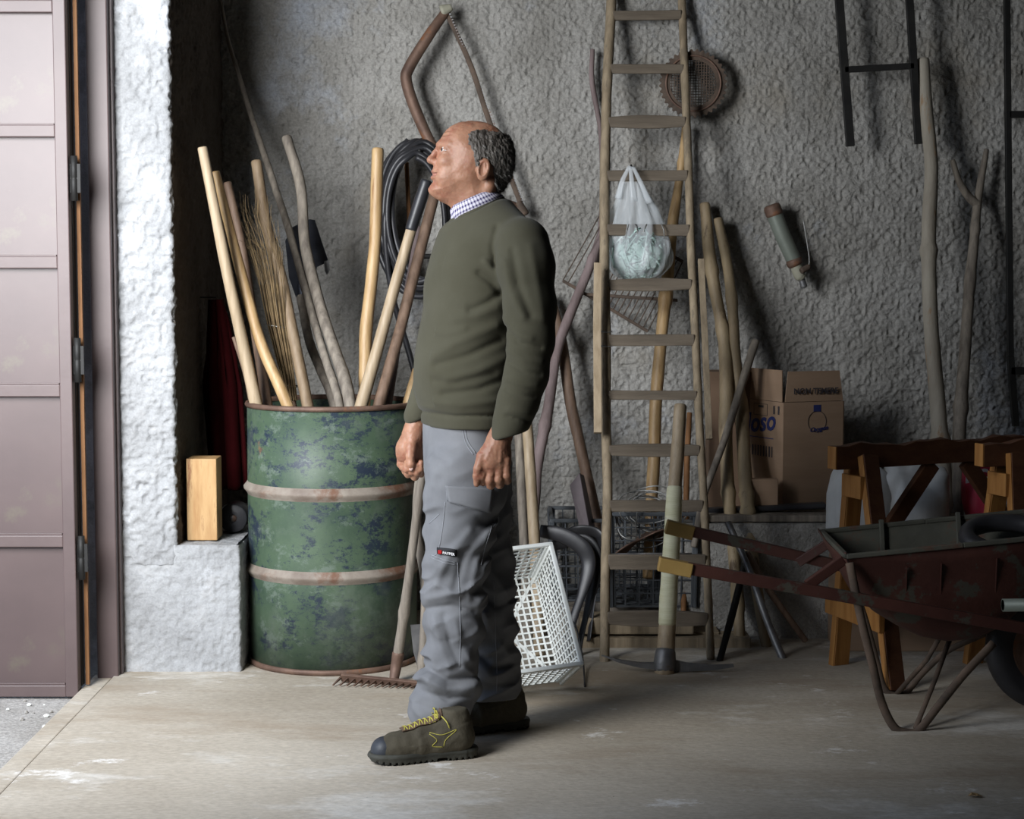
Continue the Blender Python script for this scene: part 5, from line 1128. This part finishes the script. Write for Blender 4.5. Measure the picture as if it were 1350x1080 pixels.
# short hair strands that break the outline of the shell
rs = np.random.RandomState(5); VrW = toW(Vr); pick = rs.choice(len(Vr), 6000, replace=False); b = MB(); nrm_ = np.array([0, 0, 0])
me_ = hair.data
for i in pick:
    p = Vector(VrW[i]); n_ = me_.vertices[int(i)].normal
    if n_.length < .5: continue
    d = (n_*.35+Vector((.55, 0, -.75))+Vector(rs.randn(3)*.18)); d = d-n_*max(0, d.dot(n_)-.25); d.normalize()
    q_ = p+d*rs.uniform(.007, .013); r = .00045
    sx = d.cross(n_).normalized()*r; a, c_, e = b.bm.verts.new(p-sx), b.bm.verts.new(p+sx), b.bm.verts.new(q_); b.bm.faces.new((a, c_, e))
st_ = b.build('hair_strands', mat('pale_grey_hair', (.16, .15, .13), (.30, .29, .27), 40, .5, 0), hair, origin=tuple(HC)); st_['kind'] = 'stuff'
def hp3(px, py, w_): u, v = L2(px, py); return HC+hu*u+hw*w_+hv*v
for s_ in (1, -1):
    b = MB(); bmesh.ops.create_uvsphere(b.bm, u_segments=20, v_segments=14, radius=.0128)
    for v in b.bm.verts: v.co = v.co+hp3(588.0, 199.8, s_*.035)
    ey = b.build('eye', M_eye, man, smooth=True)
    b = MB(); b.lathe([(0, .0006), (.003, .0004), (.0052, -.0006)], hp3(588.0, 199.6, s_*.035)+(-hu*.86+hw*s_*.36+hv*.12).normalized()*.0128, 16, tuple(-hu*.86+hw*s_*.36+hv*.12)); b.build('iris', M_iris, ey)
    b = MB()
    for k in range(90):
        t = rs.rand(); p = hp3(580+15*t, 192.6-1.2*math.sin(t*PI)+rs.uniform(-1.0, 1.0), s_*(.014+.036*t)); 
        o2 = (hv*.012+hu*.0)
        base = p - hu*.0065*(1-t*.4) + hw*s_*.002; tip = base+hu*rs.uniform(.004, .007)+hv*rs.uniform(-.001, .003)+hw*s_*.003
        b.tube([base, tip], [.0006, .0003], 3, cap=False)
    q_ = b.build('eyebrow', M_hair, man); q_['kind'] = 'stuff'
b = MB(); b.tube([tuple(v) for v in crom(np.array([tuple(hp3(584, 230, -.034)), tuple(hp3(577, 229.6, -.020)), tuple(hp3(574, 229.4, 0)), tuple(hp3(577, 229.6, .020)), tuple(hp3(584, 230, .034))]), 6)], .0030, 8); b.build('teeth', M_tooth, man)
# thumb nails
b = MB(); bmesh.ops.create_uvsphere(b.bm, u_segments=12, v_segments=8, radius=1)
c_ = Vector(HF(541.8, 617.5, -.0505))
for v in b.bm.verts: v.co = Vector((v.co.x*.0062, v.co.y*.0022, v.co.z*.0075))+c_
b.build('thumb_nail', mat('nail', (.62, .42, .36), rough=.3, bump=0), man, smooth=True)
# ---------------- sweater
lo_ = (-.38, 4.74, .84); hi_ = (.19, 5.44, 1.56); gs = grid(lo_, hi_, .0048)
def zz(py, D=DM): return P(640, py, D).z
tor = [(262, 606, 668, .07), (285, 590, 690, .12), (305, 577, 700, .165), (330, 568, 703, .185), (360, 561, 703, .19), (400, 557, 699, .187), (430, 551.5, 694, .183), (460, 546.5, 690, .182), (490, 544.5, 686, .180), (515, 545.5, 682, .178), (535, 549, 677, .174), (545, 552, 672, .170), (566, 553, 668, .168), (590, 553, 668, .165)]
zs = [zz(t[0]) for t in tor][::-1]; cx = [P((t[1]+t[2])/2, t[0], DM).x for t in tor][::-1]
bb_ = [t[3] for t in tor][::-1]; hx = [(t[2]-t[1])/2*DM/FPX for t in tor][::-1]
aa_ = [math.sqrt(max(.0036, x_*x_-(q_*math.sin(YAW))**2))/math.cos(YAW) for x_, q_ in zip(hx, bb_)]
Sw = stack(gs, np.array(zs), np.array(cx), np.full(len(zs), 5.105), np.array(aa_), np.array(bb_), YAW)
# shoulders
Sw = smin(Sw, cap(gs, P(686, 318, 4.945), P(640, 290, 5.07), .062, .07), .05); Sw = smin(Sw, cap(gs, P(608, 318, 5.25), P(640, 290, 5.12), .06, .07), .05)
Sw = smax(Sw, gs[2]-(P(640, 262, 5.1).z+0*gs[0]), .01)
nf = np.array([-.40, 0, .916]); nc = np.array(P(628, 277.5, 5.09))
plane = (gs[0]-nc[0])*nf[0]+(gs[1]-nc[1])*0+(gs[2]-nc[2])*nf[2]
near_neck = np.sqrt((gs[0]-nc[0])**2+(gs[1]-5.09)**2)
Sw = np.where(near_neck < .16, smax(Sw, plane, .006), Sw)
# sleeves
nearA = [P(689, 322, 4.925), P(694, 352, 4.90), P(699, 400, 4.885), P(700, 450, 4.875), P(694, 492, 4.868), P(683, 530, 4.864), P(675, 553, 4.862), P(667, 576, 4.86)]
An = chain(gs, nearA, [.074, .077, .068, .0615, .060, .053, .046, .043], .02)
nearB = smax(An, -((gs[0]-P(666, 578, 4.86).x)*(-.30)+(gs[2]-P(666, 576, 4.86).z)*.954)-.000, .004)
UV = pxgrid(gs); front = (gs[1] < 4.99)
for pts, am, sg in (([(668, 548), (696, 556)], -.006, 2.2), ([(671, 540), (699, 547)], .004, 4), ([(662, 420), (676, 438), (700, 446)], .005, 5), ([(668, 432), (684, 452), (712, 458)], -.006, 3.6), ([(670, 462), (690, 474), (715, 478)], .005, 4.5),
                    ([(672, 478), (690, 490), (712, 494)], -.005, 3.5), ([(667, 500), (690, 508), (708, 510)], .004, 4), ([(668, 515), (688, 522), (704, 523)], -.004, 3), ([(664, 345), (672, 385), (690, 418)], .007, 6), ([(676, 330), (684, 375), (700, 415)], -.007, 5),
                    ([(700, 325), (708, 370), (716, 420)], .004, 6)):
    nearB = fold(nearB, UV, pts, am, sg)
An = nearB
Af = chain(gs, [SHF, P(596, 370, 5.31), ELF, P(570, 500, 5.30), P(549, 548, 5.28)], [.066, .062, .055, .048, .038], .02)
Af = smax(Af, -((gs[0]-P(547, 556, 5.28).x)*(-.35)+(gs[2]-P(547, 556, 5.28).z)*.937), .004)
# belly and chest folds
for pts, am, sg in (([(560, 500), (600, 505), (650, 492)], -.004, 5), ([(572, 468), (600, 452), (655, 430)], .006, 7), ([(575, 482), (620, 468), (660, 448)], -.007, 5.5), ([(590, 500), (630, 490), (668, 472)], .006, 7), ([(585, 520), (630, 514), (668, 498)], -.006, 5),
                    ([(560, 530), (610, 534), (660, 528)], .005, 6), ([(620, 410), (645, 398), (662, 385)], -.006, 5), ([(632, 360), (648, 372), (660, 388)], -.007, 4.5), ([(640, 345), (654, 362), (662, 375)], .006, 4.5), ([(600, 420), (630, 415), (655, 405)], .004, 7),
                    ([(553, 542), (600, 549), (650, 548), (672, 545)], -.006, 2.6), ([(655, 300), (650, 325), (653, 350)], -.006, 4), ([(590, 345), (630, 350)], .002, 14),
                    ([(569, 436), (590, 440), (612, 434)], .004, 5), ([(600, 394), (612, 400)], .003, 6)):
    Sw = fold(Sw, UV, pts, am, sg, front | (UV[1] > 535))
Sw = smax(Sw, -(gs[2]-P(600, 563, 5.05).z-(UV[0]-600)*.00010*0), .004)
Sw = smin(Sw, An, .012); Sw = smin(Sw, Af, .02)
Sw = Sw-.004*(vnoise(gs[0]*9, gs[1]*9, gs[2]*14)-.5)*2
Vs, Qs = nets(Sw.astype(np.float32), lo_, .0048); del Sw, An, Af, nearB, UV
sw = npmesh(Vs, Qs, 'sweater', M_sweater, man)
# ribbed crew neck band, collar of the shirt
e1 = Vector((-.916, 0, -.40)).normalized(); e2 = Vector((0, -1, 0)); en = Vector((-.40, 0, .916)).normalized()
def ring(c, a, b_, th): return c+e1*(a*math.cos(th))+e2*(b_*math.sin(th))
NC = P(629, 277.5, 5.09)
b = MB(); b.tube([ring(NC, .079, .080, a) for a in np.linspace(0, 2*PI, 64, endpoint=False)], .0075, 10, closed=True, flat=.8); b.build('neck_band', M_sweater, sw)
def collar():
    V = []; UVc = []; rows = [(-.006, .070, .070), (.012, .066, .066), (.030, .063, .063), (.037, .065, .065), (.034, .070, .070), (.018, .076, .076), (.004, .084, .084)]
    n = 72; arc = 0
    for i in range(n+1):
        th = math.radians(17)+(2*PI-math.radians(34))*i/n
        fr = min(i, n-i)/n
        for j, (h_, a, b__) in enumerate(rows):
            drop = 0
            if j >= 5 and fr < .12: drop = -.010*(1-fr/.12)*(j-4)*.5
            back = .006*math.cos(th+PI)*0
            p = ring(NC, a, b__, th)+en*(h_*(1.0-.12*(fr < .05))+drop)
            V.append(tuple(p)); UVc.append((i/n*.42, j*.011))
    m = len(rows); F = [(i*m+j, (i+1)*m+j, (i+1)*m+j+1, i*m+j+1) for i in range(n) for j in range(m-1)]
    o = link('shirt_collar', from_np(V, F, smooth=True, uv=UVc), M_check, man, origin=tuple(NC)); sd_ = o.modifiers.new('s', 'SOLIDIFY'); sd_.thickness = .0016; return o
col = collar(); col['label'] = 'purple and white checked shirt collar'
# ---------------- trousers
lo_ = (-.36, 4.80, .06); hi_ = (.10, 5.40, .96); gt = grid(lo_, hi_, .0045)
hipz = [(548, 556, 664, .15), (575, 556, 667, .155), (600, 557, 670, .16), (630, 559, 671, .162), (655, 561, 668, .160), (690, 563, 662, .12)]
zs = [zz(t[0]) for t in hipz][::-1]; cx = [P((t[1]+t[2])/2, t[0], DM).x for t in hipz][::-1]; bb_ = [t[3] for t in hipz][::-1]; hx = [(t[2]-t[1])/2*DM/FPX for t in hipz][::-1]
aa_ = [math.sqrt(max(.0036, x_*x_-(q_*math.sin(YAW))**2))/math.cos(YAW) for x_, q_ in zip(hx, bb_)]
T = stack(gt, np.array(zs), np.array(cx), np.full(len(zs), 5.105), np.array(aa_), np.array(bb_), YAW)
T = smax(T, gt[2]-P(600, 552, 5.1).z, .004); T = smax(T, P(600, 668, 5.1).z-gt[2], .03)
NLs = [(625, 610, 608), (660, 608, 50), (700, 604, 46), (740, 600, 41), (765, 599.5, 39.5), (800, 595, 37), (830, 597, 35.5), (860, 598, 33), (885, 592, 36), (905, 588, 38), (925, 582, 36.5), (952, 578, 34)]
NL = [(625, 612, 52), (660, 609, 49), (700, 606, 46), (740, 601, 41.5), (765, 600, 39.5), (800, 596, 37), (830, 597, 35), (860, 599, 33), (885, 592, 36), (905, 589, 37), (925, 582, 37.5), (956, 580, 36.5)]
Dn = lambda y: 5.035-(y-620)*.00006
N1 = chain(gt, [P(x, y, Dn(y)) for y, x, r in NL], [r*5.02/FPX for y, x, r in NL], .02)
FLs = [(625, 626, 50), (680, 628, 44), (740, 636, 40), (765, 638, 39), (800, 640, 36.5), (835, 648, 31), (865, 649, 29.5), (890, 652, 30.5), (919, 652, 31)]
N2 = chain(gt, [P(x, y, 5.21) for y, x, r in FLs], [r*5.21/FPX for y, x, r in FLs], .02)
UV = pxgrid(gt); nm_ = (gt[1] < 5.12)
# wavy bunching: horizontal folds whose phase turns round the leg
def bunch(Fn, cxp, cyp, amt0):
    th = np.arctan2(gt[1]-cyp, gt[0]-cxp); zc = gt[2]
    am = np.interp(zc.ravel(), [.06, .14, .25, .45, .60, .8], [.005, .010, .009, .008, .006, .003])[None, None, :]*amt0
    sx = gt[0]*.7+zc*.55; sz = zc*1.0-gt[0]*.5
    wv = 1.5-3.2*np.abs(vnoise(sx*11, gt[1]*9, sz*22+amt0*7)*2-1)+.5*np.sin(zc*70+1.8*np.sin(th+.4)+5*vnoise(gt[0]*7, gt[1]*7, zc*5))
    return Fn-am*wv
N1 = bunch(N1, P(595, 800, 5.02).x, 5.02, 1.0); N2 = bunch(N2, P(645, 800, 5.21).x, 5.21, .9)
for pts, am, sg in (([(600, 655), (640, 690), (655, 700)], -.003, 5), ([(620, 700), (590, 735), (575, 770)], .006, 6), ([(648, 690), (612, 730), (600, 775)], -.006, 5), ([(655, 712), (630, 740), (618, 790)], .006, 5), ([(563, 790), (600, 782), (632, 790)], .007, 5),
                    ([(560, 803), (595, 798), (625, 806)], -.008, 4), ([(572, 815), (580, 850), (592, 880)], .006, 5), ([(585, 812), (594, 850), (606, 878)], -.006, 4), ([(600, 820), (608, 850), (622, 872)], .006, 5), ([(560, 880), (590, 896), (628, 892)], -.009, 4),
                    ([(556, 893), (588, 910), (626, 905)], .008, 5), ([(558, 912), (590, 922), (620, 917)], -.007, 4), ([(563, 575), (575, 600), (590, 608)], -.004, 4), ([(560, 585), (566, 612), (570, 640)], .003, 6), ([(565, 640), (580, 620), (610, 600)], .003, 7)):
    N1 = fold(N1, UV, pts, am, sg, nm_)
for pts, am, sg in (([(632, 770), (655, 785), (676, 775)], .007, 5), ([(634, 786), (656, 800), (677, 790)], -.008, 4), ([(640, 810), (655, 840), (668, 860)], .006, 5), ([(630, 860), (650, 880), (672, 876)], -.007, 4), ([(630, 873), (650, 893), (676, 888)], .007, 4.5), ([(628, 890), (648, 904), (678, 900)], -.006, 3.5)):
    N2 = fold(N2, UV, pts, am, sg)
zH = P(582, 949, 5.0).z
N1 = smax(N1, zH-gt[2]+(UV[0]-580)*.00012, .004); N2 = smax(N2, P(652, 919, 5.21).z-gt[2], .004)
# hems: stitched band groove
N1 = fold(N1, UV, [(548, 927), (580, 939), (614, 943)], -.0035, 1.8, nm_); N2 = fold(N2, UV, [(625, 907), (652, 911), (682, 908)], -.003, 1.8)
T = smin(smin(T, N1, .018), N2, .018)
T = T-.003*(vnoise(gt[0]*11, gt[1]*11, gt[2]*9)-.5)*2
Vt, Qt = nets(T.astype(np.float32), lo_, .0045); del T, N1, N2, UV
tr = npmesh(Vt, Qt, 'work_trousers', M_trous, man)
bvh = BVHTree.FromPolygons([Vector(v) for v in Vt.tolist()], [tuple(q_) for q_ in Qt.tolist()])
def hit(bv, px, py, off=.0):
    o = Vector((0, 0, CH)); d = (P(px, py, 5)-o).normalized(); h = bv.ray_cast(o, d)
    if h[0] is None: return None
    n_ = h[1].normalized(); n_ = n_ if n_.dot(d) < 0 else -n_; return h[0]+n_*off
def seam(bv, pts, r, name, m, par, dash=False, sub_=6, closed=False):
    q_ = crom(np.array([(*p, 0) for p in pts], float), sub_); pp = [hit(bv, x, y, r*.4) for x, y, _ in q_]; pp = [p for p in pp if p is not None]
    if len(pp) < 2: return None
    b = MB()
    if dash:
        for i in range(0, len(pp)-1, 2): b.tube([pp[i], pp[i+1]], r, 4)
    else: b.tube(pp, r, 6)
    return b.build(name, m, par)
def patch(bv, c4, name, m, par, nx=10, ny=8, th=.003, off=.003):
    (a, b0, c_, d) = [np.array(q_, float) for q_ in c4]; V = []
    for j in range(ny+1):
        for i in range(nx+1):
            s_, t = i/nx, j/ny; p = (a*(1-s_)+b0*s_)*(1-t)+(d*(1-s_)+c_*s_)*t; h = hit(bv, p[0], p[1], off)
            if h is None: return None
            V.append(tuple(h))
    F = [(j*(nx+1)+i, j*(nx+1)+i+1, (j+1)*(nx+1)+i+1, (j+1)*(nx+1)+i) for j in range(ny) for i in range(nx)]
    V = np.array(V)
    for _ in range(2):
        W_ = V.reshape(ny+1, nx+1, 3).copy(); W_[1:-1, 1:-1] = (W_[:-2, 1:-1]+W_[2:, 1:-1]+W_[1:-1, :-2]+W_[1:-1, 2:])/4; V = W_.reshape(-1, 3)
    o = link(name, from_np(V, F, smooth=True), m, par, origin=tuple(V[0])); sd_ = o.modifiers.new('s', 'SOLIDIFY'); sd_.thickness = th; sd_.offset = 0; return o
patch(bvh, [(588, 640), (650, 644), (646, 676), (592, 662)], 'pocket_flap', M_trous, tr, 14, 8, .005, .004)
for pts in ([(589, 642), (620, 643.5), (650, 646)], [(588, 640), (590, 661)], [(592, 661), (618, 670), (646, 673)], [(592, 643), (594, 660)]):
    seam(bvh, pts, .0011, 'stitching', M_stitch, tr)
seam(bvh, [(587, 662), (583, 700), (577, 728), (569, 734)], .0012, 'pocket_seam', M_stitch, tr)
seam(bvh, [(566, 690), (573, 684), (579, 678)], .0012, 'pocket_seam', M_stitch, tr)
seam(bvh, [(567, 731), (585, 738), (601, 742)], .0012, 'pocket_seam', M_stitch, tr); seam(bvh, [(567, 734.5), (585, 742), (601, 745)], .0012, 'pocket_seam', M_stitch, tr)
seam(bvh, [(613, 566), (617, 582), (627, 598)], .0014, 'pocket_edge', M_stitch, tr); seam(bvh, [(610, 566), (614, 584), (624, 600)], .0012, 'pocket_edge', M_stitch, tr)
seam(bvh, [(603, 742), (606, 790), (607, 850), (606, 880)], .0012, 'leg_seam', M_stitch, tr); seam(bvh, [(650, 690), (640, 720), (634, 745)], .0012, 'leg_seam', M_stitch, tr)
seam(bvh, [(651, 765), (653, 830), (655, 880), (655, 912)], .0012, 'leg_seam', M_stitch, tr)
lb = patch(bvh, [(577, 721.5), (602, 724.5), (602, 733.5), (577, 730.5)], 'sewn_label', M_blackfab, tr, 8, 4, .002, .003)
if lb: lb['label'] = 'small black label with red mark and white lettering'
pc_ = hit(bvh, 580, 729.5, .0048); px_ = hit(bvh, 600, 731.8, .0048)
if pc_ and px_ and lb:
    text('PAYPER', M_whitep, .0100, tuple(pc_+(px_-pc_)*.20+Vector((0, -.006, .0005))), px_-pc_, (0, 0, 1), lb, 'lettering', ext=.0003, bold=.0003)
    b = MB(); b.box(pc_+Vector((-.004, -.0035, -.001)), pc_+Vector((.006, -.0005, .009))); b.build('red_mark', M_red, lb)
# ---------------- work boots
def boot(toe, heel, sgn, parent, L=.298, near_=True):
    toe = Vector(toe); heel = Vector(heel); fx = (toe-heel).normalized(); fl = Vector((0, 0, 1)).cross(fx).normalized()
    lo_ = (-.03, -.075, -.004); hi_ = (L+.02, .075, .175); h_ = .0028; g = grid(lo_, hi_, h_)
    outline = crom(np.array([(0, 0, .030), (.03, 0, .036), (.08, 0, .036), (.14, 0, .039), (.20, .002*sgn, .047), (.24, .003*sgn, .046), (.275, .003*sgn, .034), (L, .002*sgn, .008)]), 6)
    x = g[0]; yc = np.interp(x.ravel(), outline[:, 0], outline[:, 1])[:, None, None]; hw_ = np.interp(x.ravel(), outline[:, 0], outline[:, 2])[:, None, None]
    xx = np.clip(x, .030, L-.045); endd = np.sqrt((x-xx)**2+((g[1]-yc)*1.0)**2)
    def slab(pad, z0, z1, k=.006):
        w_ = np.interp(xx.ravel(), outline[:, 0], outline[:, 2])[:, None, None]+pad
        w_ = np.where(x > L-.045, .043+pad+0*w_, w_); w_ = np.where(x < .030, .034+pad+0*w_, w_)
        f = endd-w_; zc = (z0+z1)/2; return smax(f, np.abs(g[2]-zc)-(z1-z0)/2, k)
    rock = .010*np.clip((x-(L-.10))/.10, 0, 1)**2
    gz = g; g2 = g[2]-rock
    S = slab(.003, .0, .030, .006)
    S = smax(S, .004*0+rock-g[2]+0*S, .003)
    # treads cut from below
    tread = np.maximum(np.abs(((x*1.0) % .017)-.0085)-.0028, g[2]-.007-rock); S = np.maximum(S, -tread*1.0-0)
    S = np.maximum(S, -np.maximum(np.maximum(-(x-.085), x-.115), g[2]-.009))
    S = S-.0022*np.exp(-((g[2]-.021)/.004)**2)
    Vs_, Qs_ = nets(S.astype(np.float32), lo_, h_)
    # upper
    Uq = chain(g, [(.050, 0, .055), (.10, 0, .050), (.17, .001, .040), (.225, .002, .034), (.252, .002, .032)], [.038, .040, .042, .042, .036], .02)
    Uq = smin(Uq, chain(g, [(.052, 0, .06), (.056, 0, .10), (.062, 0, .145)], [.040, .038, .035], .02), .03)
    Uq = smin(Uq, chain(g, [(.10, 0, .085), (.14, 0, .070), (.19, .001, .050)], [.030, .028, .026], .02), .025)
    Uq = smax(Uq, .020-g[2], .004); Uq = smax(Uq, g[2]-.138, .008)
    # quarter overlay
    band = np.maximum(x-.165, g[2]-(.095-.25*(x-.06))); Uq = Uq-.0022*(1/(1+np.exp(np.clip(band*900, -30, 30))))
    Uq = Uq-.0015*(vnoise(x*60, g[1]*60, g[2]*60)-.5)*2-.002*np.sin(x*130)*np.exp(-((x-.175)/.03)**2)*(g[2] > .05)
    Vu, Qu = nets(Uq.astype(np.float32), lo_, h_)
    # rubber toe cap
    Cq = smax(chain(g, [(.225, .002, .034), (.254, .002, .0325)], [.0445, .0385], .02), .018-g[2], .003)
    Cq = smax(Cq, -((x-.215)+(g[2]-.05)*.35-.0), .003)
    Vc_, Qc_ = nets(Cq.astype(np.float32), lo_, h_)
    def tw(V): V = np.asarray(V, float); return np.array(heel)+V[:, :1]*np.array(fx)+V[:, 1:2]*np.array(fl)+V[:, 2:]*np.array([0, 0, 1.])
    up = npmesh(tw(Vu), Qu, 'work_boot', M_boot, parent); up['label'] = 'dark olive safety boot'
    npmesh(tw(Vs_), Qs_, 'sole', M_sole, up); npmesh(tw(Vc_), Qc_, 'toe_cap', M_cap, up)
    T3 = lambda a, c, d: Vector(tw([(a, c, d)])[0])
    bv = BVHTree.FromPolygons([Vector(v) for v in tw(Vu).tolist()], [tuple(q_) for q_ in Qu.tolist()])
    def surf(a, c, top=True):   # drop onto the upper from above
        p = T3(a, c, .30); h = bv.ray_cast(p, Vector((0, 0, -1))); return h[0] if h[0] is not None else T3(a, c, .06)
    # tongue
    V = []
    for i in range(15):
        a = .096+.112*i/14
        for j in range(9):
            c = (-1+2*j/8)*(.024-.006*i/14); p = surf(a, c)+Vector((0, 0, .0025)); V.append(tuple(p))
    F = [(i*9+j, i*9+j+1, (i+1)*9+j+1, (i+1)*9+j) for i in range(14) for j in range(8)]
    tg = link('tongue', from_np(V, F, smooth=True), M_bootb, up, origin=V[0]); tg.modifiers.new('s', 'SOLIDIFY').thickness = .004
    b = MB()
    for i in range(7):
        a = .108+.014*i; w1 = .025-.0012*i
        for s2 in (-1, 1):
            pp = [surf(a+s2*0+.010*t, s2*w1*(1-2*t))+Vector((0, 0, .0055+.002*math.sin(t*PI))) for t in np.linspace(0, 1, 7)]; b.tube(pp, .0019, 6)
    for s2 in (-1, 1):
        p = surf(.112, 0)+Vector((0, 0, .008))
        q_ = [p, p+fl*s2*.010*1+Vector((0, 0, .012)), p+fl*s2*.024+Vector((0, 0, .010)), p+fl*s2*.030+Vector((0, 0, -.004)), p+fl*s2*.014+fx*.006]
        b.tube([tuple(v) for v in crom(np.array([tuple(v) for v in q_]), 5)], .0019, 6)
        q_ = [p, p+fl*s2*.02-fx*.01, p+fl*s2*.042-fx*.022-Vector((0, 0, .012)), p+fl*s2*.045-fx*.03-Vector((0, 0, .030))]
        b.tube([tuple(v) for v in crom(np.array([tuple(v) for v in q_]), 5)], .0019, 6)
    b.build('laces', M_lace, up)
    return up, bv
bt, bv1 = boot(FL(487, 1006), (FL(626, 1000)+Vector((0, .03, 0))), 1, man)
boot(FL(560, 972), (FL(694, 962)+Vector((0, .04, 0))), -1, man)
for pts in ([(566, 966), (583, 969), (602, 962), (588, 975), (585, 984)], [(566, 968), (576, 976), (570, 984), (584, 985)]):
    seam(bv1, pts, .0010, 'side_stripe', M_lace, bt, sub_=5)
